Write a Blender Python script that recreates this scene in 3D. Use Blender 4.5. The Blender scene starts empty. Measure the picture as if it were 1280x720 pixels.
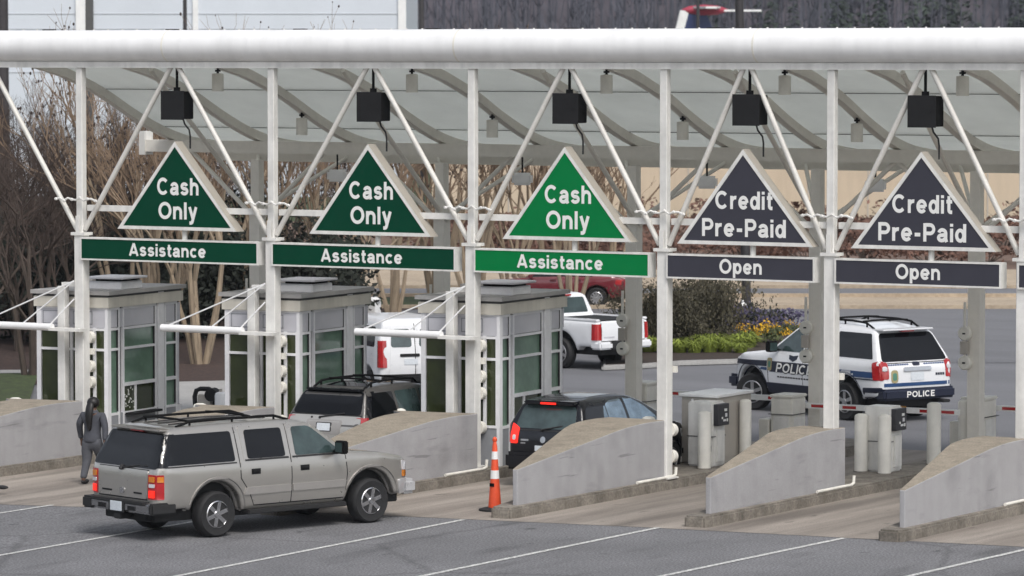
import bpy, bmesh, math, random
from mathutils import Vector, Matrix, Euler
from mathutils.bvhtree import BVHTree
R = math.radians
rnd = random.Random(7)
SC = bpy.context.scene
COL = SC.collection

# ------------------------------------------------------------------ camera, light, exposure
YAW = R(30.8); PITCH = math.atan(298/5294.0)
FW = Vector((-math.sin(YAW), math.cos(YAW), 0)); RT = Vector((math.cos(YAW), math.sin(YAW), 0))
CAMP = Vector((42.6, -70.07, 8.3))
cam = bpy.data.cameras.new('camera'); camo = bpy.data.objects.new('camera', cam); COL.objects.link(camo)
cam.sensor_width = 36; cam.lens = 36*5294/1280.0; cam.clip_start = 1; cam.clip_end = 6000
camo.location = CAMP; camo.rotation_euler = (math.pi/2-PITCH, 0, YAW)
cam.dof.use_dof = True; cam.dof.focus_distance = 76; cam.dof.aperture_fstop = 3.2
SC.camera = camo
HAZE = .0001

W = bpy.data.worlds.new('World'); SC.world = W; W.use_nodes = True
nt = W.node_tree; bg = nt.nodes['Background']
sky = nt.nodes.new('ShaderNodeTexSky'); sky.sky_type = 'NISHITA'; sky.sun_disc = False
SUN_EL, SUN_AZ = 52, 128          # azimuth of the sun, counted clockwise from +Y
sky.sun_elevation = R(SUN_EL); sky.sun_rotation = R(SUN_AZ); sky.dust_density = 3; sky.air_density = 1.0
hs = nt.nodes.new('ShaderNodeHueSaturation'); hs.inputs['Saturation'].default_value = 0.36
nt.links.new(sky.outputs[0], hs.inputs['Color'])
# broken overcast: soft brighter and darker banks of cloud in the sky itself
tcw = nt.nodes.new('ShaderNodeTexCoord'); nzw = nt.nodes.new('ShaderNodeTexNoise'); nzw.inputs['Scale'].default_value = 2.6; nzw.inputs['Detail'].default_value = 5
nt.links.new(tcw.outputs['Generated'], nzw.inputs['Vector'])
mrw = nt.nodes.new('ShaderNodeMapRange'); mrw.inputs[1].default_value = .35; mrw.inputs[2].default_value = .65; mrw.inputs[3].default_value = .45; mrw.inputs[4].default_value = 1.5
nt.links.new(nzw.outputs['Fac'], mrw.inputs[0])
mxw = nt.nodes.new('ShaderNodeMix'); mxw.data_type = 'RGBA'; mxw.blend_type = 'MULTIPLY'; mxw.inputs[0].default_value = 1
nt.links.new(hs.outputs[0], mxw.inputs[6]); nt.links.new(mrw.outputs[0], mxw.inputs[7]); nt.links.new(mxw.outputs[2], bg.inputs[0])
bg.inputs[1].default_value = 0.138
sl = bpy.data.lights.new('sun', 'SUN'); sl.energy = 1.5; sl.angle = R(22); sl.color = (1, .965, .92)
so = bpy.data.objects.new('sun', sl); COL.objects.link(so)
_a = R(SUN_AZ); _e = R(SUN_EL)
so.rotation_euler = Vector((math.sin(_a)*math.cos(_e), math.cos(_a)*math.cos(_e), math.sin(_e))).to_track_quat('Z', 'Y').to_euler()
SC.view_settings.view_transform = 'Standard'; SC.view_settings.look = 'None'
SC.view_settings.exposure = 0.34; SC.view_settings.gamma = 1

# ------------------------------------------------------------------ helpers
def at(px, y, z=0.0):
    """point of the level z that a survey sight (column, row) meets"""
    F = FW*math.cos(PITCH) - Vector((0, 0, math.sin(PITCH))); U = RT.cross(F)
    r = F + RT*((px-640)/5294.0) - U*((y-360)/5294.0)
    return CAMP + r*((z-CAMP.z)/r.z)
def spot(px, d, z=0.0):
    """ground point at distance d along the view axis"""
    p = Vector((CAMP.x, CAMP.y, 0)) + FW*d + RT*((px-640)/5294.0*d); p.z = z; return p
def gz(x, y):
    """slight cross fall of the plaza to the left"""
    k = min(1, max(0, (14-y)/6.0))
    return 0.017*max(-16, min(0, x))*k

def srgb(*c):
    return tuple(((v/255)/12.92 if v/255 <= .04045 else ((v/255+.055)/1.055)**2.4) for v in c)

class MB:
    def __init__(s): s.bm = bmesh.new()
    def box(s, c, d, rz=0, M=None):
        m = (M or Matrix.Identity(4)) @ Matrix.Translation(c) @ Matrix.Rotation(rz, 4, 'Z') @ Matrix.Diagonal((d[0], d[1], d[2], 1))
        bmesh.ops.create_cube(s.bm, size=1, matrix=m); return s
    def bb(s, a, b):
        return s.box([(a[i]+b[i])/2 for i in range(3)], [abs(b[i]-a[i]) for i in range(3)])
    def rod(s, a, b, r, r2=None, n=10, caps=True):
        a = Vector(a); b = Vector(b); d = b-a
        m = Matrix.Translation((a+b)/2) @ d.to_track_quat('Z', 'Y').to_matrix().to_4x4()
        bmesh.ops.create_cone(s.bm, cap_ends=caps, segments=n, radius1=r, radius2=r if r2 is None else r2, depth=d.length, matrix=m); return s
    def bar(s, a, b, w, h, up=(0, 0, 1)):
        """rectangular bar from a to b, h along up"""
        a = Vector(a); b = Vector(b); d = (b-a); L = d.length; d.normalize(); u = Vector(up); u = (u-d*u.dot(d)).normalized(); v = u.cross(d)
        m = Matrix.Translation((a+b)/2) @ Matrix((v, d, u)).transposed().to_4x4() @ Matrix.Diagonal((w, L, h, 1))
        bmesh.ops.create_cube(s.bm, size=1, matrix=m); return s
    def prism(s, poly, off, f=None):
        """poly: 3D points; off: extrusion vector"""
        off = Vector(off)
        lo = [s.bm.verts.new(Vector(p)) for p in poly]; hi = [s.bm.verts.new(Vector(p)+off) for p in poly]
        n = len(poly); fs = [s.bm.faces.new(lo[::-1]), s.bm.faces.new(hi)]
        for i in range(n): fs.append(s.bm.faces.new((lo[i], lo[(i+1) % n], hi[(i+1) % n], hi[i])))
        bmesh.ops.recalc_face_normals(s.bm, faces=fs); return s
    def tube(s, pts, r, n=6, taper=None, caps=True):
        pts = [Vector(p) for p in pts]; rings = []
        up = Vector((0, 0, 1)); prev = None
        for i, p in enumerate(pts):
            d = (pts[min(i+1, len(pts)-1)] - pts[max(i-1, 0)]).normalized()
            if prev is None: u = d.orthogonal().normalized()
            else:
                u = prev - d*prev.dot(d)
                u = u.normalized() if u.length > 1e-6 else d.orthogonal().normalized()
            prev = u; v = d.cross(u)
            rr = r if taper is None else r+(taper-r)*i/(len(pts)-1)
            rings.append([s.bm.verts.new(p+(u*math.cos(2*math.pi*k/n)+v*math.sin(2*math.pi*k/n))*rr) for k in range(n)])
        for a, b in zip(rings, rings[1:]):
            for k in range(n): s.bm.faces.new((a[k], a[(k+1) % n], b[(k+1) % n], b[k]))
        if caps: s.bm.faces.new(rings[0][::-1]); s.bm.faces.new(rings[-1])
        return s
    def lathe(s, prof, o=(0, 0, 0), axis='Z', n=24):
        """prof: list of (r, h)"""
        o = Vector(o); rings = []
        for r, h in prof:
            ring = []
            for k in range(n):
                a = 2*math.pi*k/n; c, q = r*math.cos(a), r*math.sin(a)
                ring.append(s.bm.verts.new(o+(Vector((c, q, h)) if axis == 'Z' else Vector((c, h, q)) if axis == 'Y' else Vector((h, c, q)))))
            rings.append(ring)
        fs = []
        for a, b in zip(rings, rings[1:]):
            for k in range(n): fs.append(s.bm.faces.new((a[k], a[(k+1) % n], b[(k+1) % n], b[k])))
        for ring in (rings[0], rings[-1]): fs.append(s.bm.faces.new(ring))
        bmesh.ops.recalc_face_normals(s.bm, faces=fs); return s
    def ball(s, c, r, sub=2, sc=(1, 1, 1)):
        bmesh.ops.create_icosphere(s.bm, subdivisions=sub, radius=r, matrix=Matrix.Translation(c) @ Matrix.Diagonal((*sc, 1))); return s
    def bevel(s, w=.01, seg=2, ang=30):
        es = [e for e in s.bm.edges if len(e.link_faces) == 2 and e.calc_face_angle(0) > R(ang)]
        bmesh.ops.bevel(s.bm, geom=es, offset=w, segments=seg, affect='EDGES', clamp_overlap=True); return s
    def build(s, name, m, parent=None, smooth=False):
        me = bpy.data.meshes.new(name); s.bm.to_mesh(me); s.bm.free()
        return mk(name, me, m, parent, smooth)

def mk(name, me, m, parent=None, smooth=False):
    me.name = name
    o = bpy.data.objects.new(name, me); COL.objects.link(o)
    for q in (m if isinstance(m, (list, tuple)) else [m]): me.materials.append(q)
    if smooth:
        me.polygons.foreach_set('use_smooth', [True]*len(me.polygons))
        try: me.set_sharp_from_angle(angle=R(35))
        except Exception: pass
    if parent: o.parent = parent
    return o
def tag(o, label=None, cat=None, group=None, kind=None):
    if label: o['label'] = label
    if cat: o['category'] = cat
    if group: o['group'] = group
    if kind: o['kind'] = kind
    return o
def thing(name, label, cat, loc=(0, 0, 0), rz=0, group=None):
    o = bpy.data.objects.new(name, None); COL.objects.link(o); o.empty_display_size = .2
    o.location = loc; o.rotation_euler = (0, 0, rz); return tag(o, label, cat, group)
def struct(o): o['kind'] = 'structure'; return o
def kids(o): return [c for c in bpy.data.objects if c.parent == o]
def dup(root, loc, rz=None, label=None, scale=None):
    r = root.copy(); COL.objects.link(r); r.location = loc
    if rz is not None: r.rotation_euler = (0, 0, rz)
    if label: r['label'] = label
    if scale: r.scale = scale if isinstance(scale, tuple) else (scale,)*3
    for ch in kids(root):
        c = ch.copy(); COL.objects.link(c); c.parent = r
        for g in kids(ch):
            d = g.copy(); COL.objects.link(d); d.parent = c
    return r
def evalmesh(o):
    dg = bpy.context.evaluated_depsgraph_get(); dg.update()
    return bpy.data.meshes.new_from_object(o.evaluated_get(dg))
def text_mesh(s, size, bold=0.0, extrude=.004, width=None, cx=True, shear=0):
    c = bpy.data.curves.new('lettering', 'FONT'); c.body = s; c.size = size; c.offset = bold; c.extrude = extrude; c.shear = shear
    c.resolution_u = 4
    o = bpy.data.objects.new('tmp', c); COL.objects.link(o); me = evalmesh(o); bpy.data.objects.remove(o)
    xs = [v.co.x for v in me.vertices]; x0, x1 = min(xs), max(xs)
    k = (width/(x1-x0)) if width else 1
    for v in me.vertices: v.co.x = (v.co.x-(x0+x1)/2)*k if cx else (v.co.x-x0)*k
    return me

# lettering: a bold grotesque drawn from constant-width strokes, unit = cap height
def _el(cx, cy, rx, ry, a0, a1, n=18): return [(cx+rx*math.cos(R(a0+(a1-a0)*i/n)), cy+ry*math.sin(R(a0+(a1-a0)*i/n))) for i in range(n+1)]
GL = {
 'C': (.92, [_el(.46, .5, .37, .41, 42, 318, 26)]), 'O': (.96, [_el(.48, .5, .39, .41, 0, 360, 32)]),
 'P': (.78, [[(.11, 0), (.11, 1)], [(.11, .91), (.44, .91)]+_el(.44, .68, .24, .23, 90, -90, 14)+[(.11, .45)]]),
 'A': (.90, [[(.08, 0), (.45, 1)], [(.45, 1), (.82, 0)], [(.22, .27), (.68, .27)]]),
 'L': (.68, [[(.11, 1), (.11, 0)], [(.11, .09), (.66, .09)]]), 'I': (.22, [[(.11, 0), (.11, 1)]]),
 'E': (.72, [[(.11, 0), (.11, 1)], [(.11, .91), (.68, .91)], [(.11, .51), (.62, .51)], [(.11, .09), (.70, .09)]]),
 'a': (.68, [_el(.32, .47, .22, .185, 168, 0, 14)+[(.54, .16), (.60, .0)], [(.54, .40), (.34, .37)]+_el(.28, .225, .20, .145, 90, 270, 12)+[(.40, .10), (.54, .24)]]),
 's': (.63, [_el(.315, .515, .20, .14, 12, 270, 16)+_el(.315, .235, .22, .15, 90, -168, 16)]),
 'h': (.69, [[(.10, 0), (.10, 1)], _el(.345, .42, .235, .235, 178, 0, 16)+[(.58, 0)]]), 'n': (.69, [[(.10, 0), (.10, .74)], _el(.345, .42, .235, .235, 178, 0, 16)+[(.58, 0)]]),
 'l': (.20, [[(.10, 0), (.10, 1)]]), 'i': (.20, [[(.10, 0), (.10, .74)], [(.10, .84), (.10, 1)]]),
 'y': (.64, [[(.08, .74), (.33, .04)], [(.57, .74), (.30, -.08)]+_el(.17, -.08, .13, .12, -10, -100, 8)+[(.07, -.20)]]),
 'r': (.46, [[(.10, 0), (.10, .74)], _el(.38, .38, .28, .265, 178, 78, 10)]),
 'e': (.69, [[(.60, .36), (.10, .36)], _el(.345, .37, .255, .285, -2, 322, 24)]), 'c': (.65, [_el(.345, .37, .255, .285, 42, 318, 22)]),
 'd': (.70, [_el(.32, .37, .225, .285, 0, 360, 24), [(.60, 0), (.60, 1)]]), 't': (.44, [[(.20, .96), (.20, .20)]+_el(.33, .20, .13, .115, 180, 280, 8)+[(.42, .085)], [(.03, .655), (.42, .655)]]),
 'p': (.70, [[(.10, -.27), (.10, .74)], _el(.38, .37, .225, .285, 0, 360, 24)]), '-': (.46, [[(.05, .37), (.41, .37)]]),
}
def glyph_mesh(st, cap, width=None, weight=.20, shear=0, gap=.13):
    vs = []; fs = []; X = 0; lay = 0
    for ch in st:
        w, strokes = GL[ch]
        for s in strokes:
            closed = (Vector(s[0])-Vector(s[-1])).length < 1e-4; P = [Vector(p) for p in (s[:-1] if closed else s)]; n = len(P); b = len(vs); lay += 1
            for i, p in enumerate(P):
                a = P[i-1] if (i or closed) else p; c = P[(i+1) % n] if (i < n-1 or closed) else p
                d0 = (p-a).normalized() if (p-a).length else (c-p).normalized(); d1 = (c-p).normalized() if (c-p).length else d0
                t = (d0+d1).normalized(); nn = Vector((-t.y, t.x)); k = weight/2/max(.5, nn.dot(Vector((-d1.y, d1.x))))
                for q in (p+nn*k, p-nn*k): vs.append((X+q.x+shear*q.y, q.y, .0004*(lay % 5)))
            for i in range(n if closed else n-1): j = (i+1) % n; fs.append((b+2*i, b+2*i+1, b+2*j+1, b+2*j))
        X += w+gap
    xs = [v[0] for v in vs]; x0, x1 = min(xs), max(xs); k = (width/(x1-x0)) if width else cap
    me = bpy.data.meshes.new('lettering'); me.from_pydata([((v[0]-(x0+x1)/2)*k, v[1]*cap, v[2]) for v in vs], [], fs); return me

# ------------------------------------------------------------------ materials
def mat(name, col, rough=.6, metal=0, var=.12, scale=6, bump=0, bscale=60, coat=0, spec=.5, stretch=(1, 1, 1), col2=None, streak=0, emit=None, fine=0, fscale=150):
    m = bpy.data.materials.new(name); m.use_nodes = True; n = m.node_tree.nodes; l = m.node_tree.links
    b = n['Principled BSDF']; b.inputs['Roughness'].default_value = rough; b.inputs['Metallic'].default_value = metal
    b.inputs['Specular IOR Level'].default_value = spec; b.inputs['Coat Weight'].default_value = coat; b.inputs['Coat Roughness'].default_value = .04
    tc = n.new('ShaderNodeTexCoord'); mp = n.new('ShaderNodeMapping'); mp.inputs['Scale'].default_value = stretch
    l.new(tc.outputs['Object'], mp.inputs[0])
    nz = n.new('ShaderNodeTexNoise'); nz.inputs['Scale'].default_value = scale; nz.inputs['Detail'].default_value = 6; nz.inputs['Roughness'].default_value = .6
    l.new(mp.outputs[0], nz.inputs['Vector'])
    rp = n.new('ShaderNodeValToRGB'); rp.color_ramp.elements[0].position = .3; rp.color_ramp.elements[1].position = .7
    c2 = col2 or tuple(min(1, v*(1+var)) for v in col); c1 = tuple(v*(1-var) for v in col) if not col2 else col
    rp.color_ramp.elements[0].color = (*c1, 1); rp.color_ramp.elements[1].color = (*c2, 1)
    l.new(nz.outputs['Fac'], rp.inputs[0]); out = rp.outputs[0]
    def mul(out, fac_socket, lo, hi, strength):
        r2 = n.new('ShaderNodeMapRange'); r2.inputs[1].default_value = lo; r2.inputs[2].default_value = hi
        r2.inputs[3].default_value = 1-strength; r2.inputs[4].default_value = 1; l.new(fac_socket, r2.inputs[0])
        mx = n.new('ShaderNodeMix'); mx.data_type = 'RGBA'; mx.blend_type = 'MULTIPLY'; mx.inputs[0].default_value = 1
        l.new(out, mx.inputs[6]); l.new(r2.outputs[0], mx.inputs[7]); return mx.outputs[2]
    if streak:      # rain-run streaks down vertical faces
        mp2 = n.new('ShaderNodeMapping'); mp2.inputs['Scale'].default_value = (3.5, 3.5, .5); l.new(tc.outputs['Object'], mp2.inputs[0])
        n2 = n.new('ShaderNodeTexNoise'); n2.inputs['Scale'].default_value = 1; n2.inputs['Detail'].default_value = 5; l.new(mp2.outputs[0], n2.inputs['Vector'])
        out = mul(out, n2.outputs['Fac'], .38, .55, streak)
    if fine:
        n3 = n.new('ShaderNodeTexNoise'); n3.inputs['Scale'].default_value = fscale; n3.inputs['Detail'].default_value = 2; l.new(tc.outputs['Object'], n3.inputs['Vector'])
        out = mul(out, n3.outputs['Fac'], .35, .65, fine)
    l.new(out, b.inputs['Base Color'])
    rr = n.new('ShaderNodeMapRange'); rr.inputs[3].default_value = max(.02, rough-.08*(rough > .1)); rr.inputs[4].default_value = min(1, rough+.08*(rough > .1))
    l.new(nz.outputs['Fac'], rr.inputs[0]); l.new(rr.outputs[0], b.inputs['Roughness'])
    if bump:
        n4 = n.new('ShaderNodeTexNoise'); n4.inputs['Scale'].default_value = bscale; n4.inputs['Detail'].default_value = 4; l.new(tc.outputs['Object'], n4.inputs['Vector'])
        bp = n.new('ShaderNodeBump'); bp.inputs['Strength'].default_value = bump; bp.inputs['Distance'].default_value = .02; l.new(n4.outputs['Fac'], bp.inputs['Height']); l.new(bp.outputs[0], b.inputs['Normal'])
    if emit: b.inputs['Emission Color'].default_value = (*emit[0], 1); b.inputs['Emission Strength'].default_value = emit[1]
    return m
M = {}
def dm(k, *a, **kw): M[k] = mat(k, *a, **kw)
dm('asphalt', (.225, .225, .236), .85, var=.14, scale=.5, fine=.6, fscale=26, bump=.25, bscale=80)
dm('asphalt_rear', (.17, .172, .185), .85, var=.12, scale=.3, fine=.25, fscale=30, stretch=(.3, 1, 1))
dm('apron', (.20, .172, .148), .85, var=.2, scale=1.2, fine=.25, fscale=40, stretch=(1.2, .12, 1), col2=(.40, .355, .31))
dm('line_paint', (.66, .66, .64), .7, var=.2, scale=9, fine=.45, fscale=18)
M_LINE = M['line_paint']
dm('kerb', (.17, .15, .125), .9, var=.3, scale=2, streak=.22, fine=.3, fscale=22, bump=.3, bscale=30, col2=(.31, .28, .24))
dm('wall_grey', (.375, .37, .38), .8, var=.06, scale=2.5, streak=.05, fine=.12, fscale=60)
dm('wall_top', (.33, .285, .225), .9, var=.15, scale=5, fine=.35, fscale=35, bump=.3, bscale=40)
dm('white_steel', (.76, .75, .72), .4, var=.08, scale=2.5, streak=.14, fine=.06, fscale=9)
dm('brace_steel', (.66, .64, .60), .45, var=.06, streak=.1)
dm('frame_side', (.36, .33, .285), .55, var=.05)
dm('rear_steel', (.72, .69, .63), .5, var=.05)
dm('white_clean', (.80, .80, .80), .35, var=.06, scale=1.6, streak=.05)
dm('roof_panel', (.84, .86, .84), .55, var=.04, scale=1.5)
dm('dark_joint', (.08, .08, .08), .7)
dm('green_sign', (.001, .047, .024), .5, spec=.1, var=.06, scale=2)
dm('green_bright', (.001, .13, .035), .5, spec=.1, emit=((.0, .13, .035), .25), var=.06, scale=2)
dm('grey_sign', (.046, .046, .06), .5, spec=.2, var=.06, scale=2)
dm('letter', (.78, .78, .76), .4, var=.03)
dm('black_metal', (.005, .005, .0055), .8, spec=.15, var=.2)
dm('black_rubber', (.014, .014, .015), .75, var=.3, scale=20)
dm('dark_plastic', (.013, .013, .014), .7, spec=.25, var=.2)
dm('alu', (.74, .74, .76), .4, metal=.0, var=.06)
dm('alu_panel', (.52, .52, .56), .45, var=.06, scale=2)
dm('cream', (.60, .57, .50), .6, var=.06, scale=2, streak=.12)
dm('roof_metal', (.36, .35, .34), .55, var=.15, scale=3)
dm('booth_base', (.26, .27, .29), .6, var=.08)
dm('glass_dark', (.032, .042, .013), .03, var=.3, scale=1.2, spec=.6)
dm('glass_green', (.13, .21, .155), .05, var=.35, scale=1.1, spec=.7)
dm('car_glass', (.004, .0045, .006), .02, var=.2, spec=.4)
dm('car_glass_light', (.035, .055, .055), .03, var=.4, scale=3, spec=.7)
dm('chrome', (.62, .62, .63), .18, metal=1, var=.05)
dm('rim', (.45, .45, .46), .3, metal=.8, var=.1)
dm('pewter', (.45, .43, .40), .30, metal=.7, var=.02, coat=.9)
dm('pewter_trim', (.33, .315, .30), .4, metal=.3, var=.05, coat=.2)
dm('paint_black', (.004, .0045, .007), .25, var=.1, coat=.5, spec=.3)
dm('taupe_dark', (.10, .095, .09), .3, metal=.4, var=.05, coat=.5)
dm('paint_silver', (.42, .41, .39), .3, metal=.4, var=.03, coat=.6)
dm('paint_white', (.76, .77, .79), .3, var=.02, coat=.6)
dm('paint_red', (.14, .010, .018), .25, var=.06, coat=.8)
dm('navy', (.012, .016, .035), .4, var=.1)
dm('police_blue', (.018, .06, .17), .35, var=.1, coat=.4)
dm('lamp_red', (.38, .012, .015), .15, var=.15, coat=.8)
dm('lamp_lit', (.6, .015, .01), .15, emit=((1, .03, .015), .7))
dm('lamp_amber', (.6, .2, .02), .2, coat=.6)
dm('lamp_clear', (.6, .6, .62), .12, coat=.8)
dm('plate', (.62, .66, .70), .5, var=.1, scale=30)
dm('orange', (.72, .085, .028), .55, var=.12, scale=8)
dm('reflect_white', (.75, .75, .74), .45, var=.08)
dm('bollard', (.74, .72, .66), .55, var=.08, scale=4, streak=.1)
dm('cabinet', (.42, .39, .35), .55, var=.06, scale=2, streak=.08)
dm('soil', (.045, .03, .022), .95, var=.4, scale=6, fine=.4, fscale=30)
dm('mulch', (.062, .036, .028), .95, var=.4, scale=5, fine=.5, fscale=14)
dm('grass', (.045, .065, .018), .95, var=.4, scale=3, fine=.4, fscale=12)
dm('dry_bank', (.18, .115, .085), .95, var=.3, scale=.8, fine=.4, fscale=6)
dm('verge', (.42, .34, .25), .95, var=.15, scale=.5, fine=.2, fscale=6)
dm('pave', (.36, .355, .345), .85, var=.1, scale=1.5, fine=.15, fscale=20)
dm('tan_wall', (.52, .43, .32), .8, var=.06, scale=.4, streak=.05)
dm('warehouse', (.60, .64, .70), .6, var=.04, scale=.3)
dm('warehouse_trim', (.45, .47, .5), .6)
dm('dark_pole', (.035, .032, .034), .5, var=.2)
dm('bark_tan', (.30, .235, .165), .85, var=.25, scale=4, stretch=(3, 3, .5))
dm('bark_brown', (.07, .053, .043), .9, var=.3, scale=5, stretch=(3, 3, .5))
dm('twig_tan', (.22, .155, .105), .9, var=.3, scale=2)
dm('twig_brown', (.062, .044, .036), .9, var=.3, scale=2)
dm('seed', (.05, .035, .03), .9, var=.3)
dm('leaf_dark', (.011, .015, .009), .8, var=.5, scale=1.5)
dm('leaf_mid', (.07, .085, .03), .8, var=.5, scale=2)
dm('leaf_brown', (.062, .055, .034), .85, var=.4, scale=2)
dm('leaf_red', (.14, .075, .055), .9, var=.35, scale=1)
dm('leaf_lime', (.20, .25, .035), .8, var=.35, scale=3)
dm('flower_purple', (.075, .065, .12), .8, var=.4, scale=5)
dm('flower_yellow', (.62, .36, .02), .8, var=.4, scale=5)
dm('wood_far', (.07, .072, .09), .95, var=.3, scale=.15, stretch=(1, 1, .15))
dm('conifer_far', (.035, .05, .036), .95, var=.4, scale=.2)
dm('hill', (.06, .05, .06), .95, var=.3, scale=.08)
dm('skin', (.12, .065, .045), .5, var=.08)
dm('jacket', (.055, .058, .07), .85, var=.15, scale=12, bump=.3, bscale=15)
dm('trousers', (.075, .078, .09), .85, var=.15, scale=12, bump=.3, bscale=15)
dm('hair', (.006, .005, .005), .5, var=.3)
dm('hydrant_red', (.30, .015, .02), .4)
dm('plane_blue', (.02, .035, .12), .4)
dm('plane_red', (.35, .03, .06), .4)
dm('lens', (.55, .5, .38), .3)

def translucent(m, k):
    n = m.node_tree.nodes; l = m.node_tree.links; b = n['Principled BSDF']; out = n['Material Output']
    tr = n.new('ShaderNodeBsdfTranslucent'); l.new(b.inputs['Base Color'].links[0].from_socket, tr.inputs[0]); mx = n.new('ShaderNodeMixShader'); mx.inputs[0].default_value = k
    l.new(b.outputs[0], mx.inputs[1]); l.new(tr.outputs[0], mx.inputs[2]); l.new(mx.outputs[0], out.inputs[0])
translucent(M['roof_panel'], .5)
# asphalt gets oil drips and worn, darker wheel paths of its own
def add_stains(m, scale, stretch, lo, hi, k, dark=(.3, .3, .3)):
    n = m.node_tree.nodes; l = m.node_tree.links; b = n['Principled BSDF']; src = b.inputs['Base Color'].links[0].from_socket
    tc = n.new('ShaderNodeTexCoord'); mp = n.new('ShaderNodeMapping'); mp.inputs['Scale'].default_value = stretch; mp.inputs['Location'].default_value = (3.1, 1.7, 0)
    nz = n.new('ShaderNodeTexNoise'); nz.inputs['Scale'].default_value = scale; nz.inputs['Detail'].default_value = 5
    l.new(tc.outputs['Object'], mp.inputs[0]); l.new(mp.outputs[0], nz.inputs['Vector'])
    r = n.new('ShaderNodeMapRange'); r.inputs[1].default_value = lo; r.inputs[2].default_value = hi; r.inputs[3].default_value = 0; r.inputs[4].default_value = k; l.new(nz.outputs['Fac'], r.inputs[0])
    mx = n.new('ShaderNodeMix'); mx.data_type = 'RGBA'; mx.blend_type = 'MULTIPLY'; l.new(r.outputs[0], mx.inputs[0]); l.new(src, mx.inputs[6]); mx.inputs[7].default_value = (*dark, 1)
    l.new(mx.outputs[2], b.inputs['Base Color'])
def add_cracks(m, scale, k):
    n = m.node_tree.nodes; l = m.node_tree.links; b = n['Principled BSDF']; src = b.inputs['Base Color'].links[0].from_socket
    tc = n.new('ShaderNodeTexCoord'); nz = n.new('ShaderNodeTexNoise'); nz.inputs['Scale'].default_value = 1.5; nz.inputs['Detail'].default_value = 4
    mx0 = n.new('ShaderNodeMix'); mx0.data_type = 'RGBA'; mx0.inputs[0].default_value = .25; l.new(tc.outputs['Object'], mx0.inputs[6]); l.new(tc.outputs['Object'], nz.inputs['Vector']); l.new(nz.outputs['Color'], mx0.inputs[7])
    vo = n.new('ShaderNodeTexVoronoi'); vo.feature = 'DISTANCE_TO_EDGE'; vo.inputs['Scale'].default_value = scale; l.new(mx0.outputs[2], vo.inputs['Vector'])
    r = n.new('ShaderNodeMapRange'); r.inputs[1].default_value = 0; r.inputs[2].default_value = .012; r.inputs[3].default_value = k; r.inputs[4].default_value = 0; l.new(vo.outputs['Distance'], r.inputs[0])
    mx = n.new('ShaderNodeMix'); mx.data_type = 'RGBA'; mx.blend_type = 'MULTIPLY'; l.new(r.outputs[0], mx.inputs[0]); l.new(src, mx.inputs[6]); mx.inputs[7].default_value = (.25, .25, .25, 1)
    l.new(mx.outputs[2], b.inputs['Base Color'])
add_stains(M['asphalt'], 1.1, (1, .25, 1), .56, .72, .55); add_stains(M['asphalt'], 2.3, (1, .7, 1), .66, .74, .8)
add_cracks(M['asphalt'], .16, .38); add_stains(M['asphalt'], 5, (1, 1, 1), .70, .74, .75); add_stains(M['asphalt'], .45, (.6, .25, 1), .52, .56, .10)
add_stains(M['apron'], .9, (1.3, .08, 1), .52, .7, .55); add_stains(M['apron'], 3, (1, .4, 1), .64, .74, .7)
add_stains(M['wall_grey'], 1.2, (1, .5, 2.5), .60, .72, .35); add_stains(M['wall_grey'], 2.0, (.5, .35, 7), .67, .71, .5); add_stains(M['wall_grey'], .9, (1, 1, 1), .55, .7, .25); add_stains(M['wall_top'], 2, (1, 1, 1), .5, .7, .35)
add_stains(M['asphalt_rear'], .25, (.3, 1.5, 1), .5, .65, .2)
dm('screen_grey', (.035, .035, .04), .5)

# ------------------------------------------------------------------ ground, roads, markings
def sheet(name, xs, ys, m, zoff=0.0, kind='structure'):
    me = bpy.data.meshes.new(name); vs = []; fs = []
    for y in ys:
        for x in xs: vs.append((x, y, gz(x, y)+zoff))
    n = len(xs)
    for j in range(len(ys)-1):
        for i in range(n-1): fs.append((j*n+i, j*n+i+1, (j+1)*n+i+1, (j+1)*n+i))
    me.from_pydata(vs, [], fs); return tag(mk(name, me, m), kind=kind)
def flat(name, pts, m, z, kind='structure'):
    me = bpy.data.meshes.new(name); me.from_pydata([(p[0], p[1], z) for p in pts], [], [list(range(len(pts)))])
    return tag(mk(name, me, m), kind=kind)
XS = [-3000, -400, -120, -60, -30, -16, -12, -8, -4, 0, 6, 14, 25, 60, 150, 600, 3000]
YS = [-3000, -600, -200, -120, -60, -30, -15, -8, 0, 4, 8, 9.5, 11, 12.5, 14, 20, 60, 150, 600, 3000]
sheet('ground', XS, YS, M['grass'], -.03)
sheet('parking_lot', [-90, -60, -30, -16, -12, -8, -4, 0, 6, 14, 25, 60], [-95, -60, -30, -15, -8, 0, 4, 8, 9.5], M['asphalt'], 0)
# concrete apron of the lanes; its front edge is slightly curved
edge = [(-40, -11.2), (-16, -9.3), (-12, -8.75), (-8, -8.3), (-4, -7.85), (0, -7.0), (2.3, -6.62), (7.25, -5.88), (10.75, -5.55), (13.9, -5.2), (25, -4.6)]
me = bpy.data.meshes.new('apron'); vs = []; fs = []
rows = [0, .33, .66, 1, 1.001, 1.1]
for x, y0 in edge:
    for q in (y0, y0*.5, 0, 4, 8, 9.4): vs.append((x, q, gz(x, q)+.005))
for i in range(len(edge)-1):
    for j in range(5): fs.append((i*6+j, (i+1)*6+j, (i+1)*6+j+1, i*6+j+1))
me.from_pydata(vs, [], fs); struct(mk('lane_apron', me, M['apron']))
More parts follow.
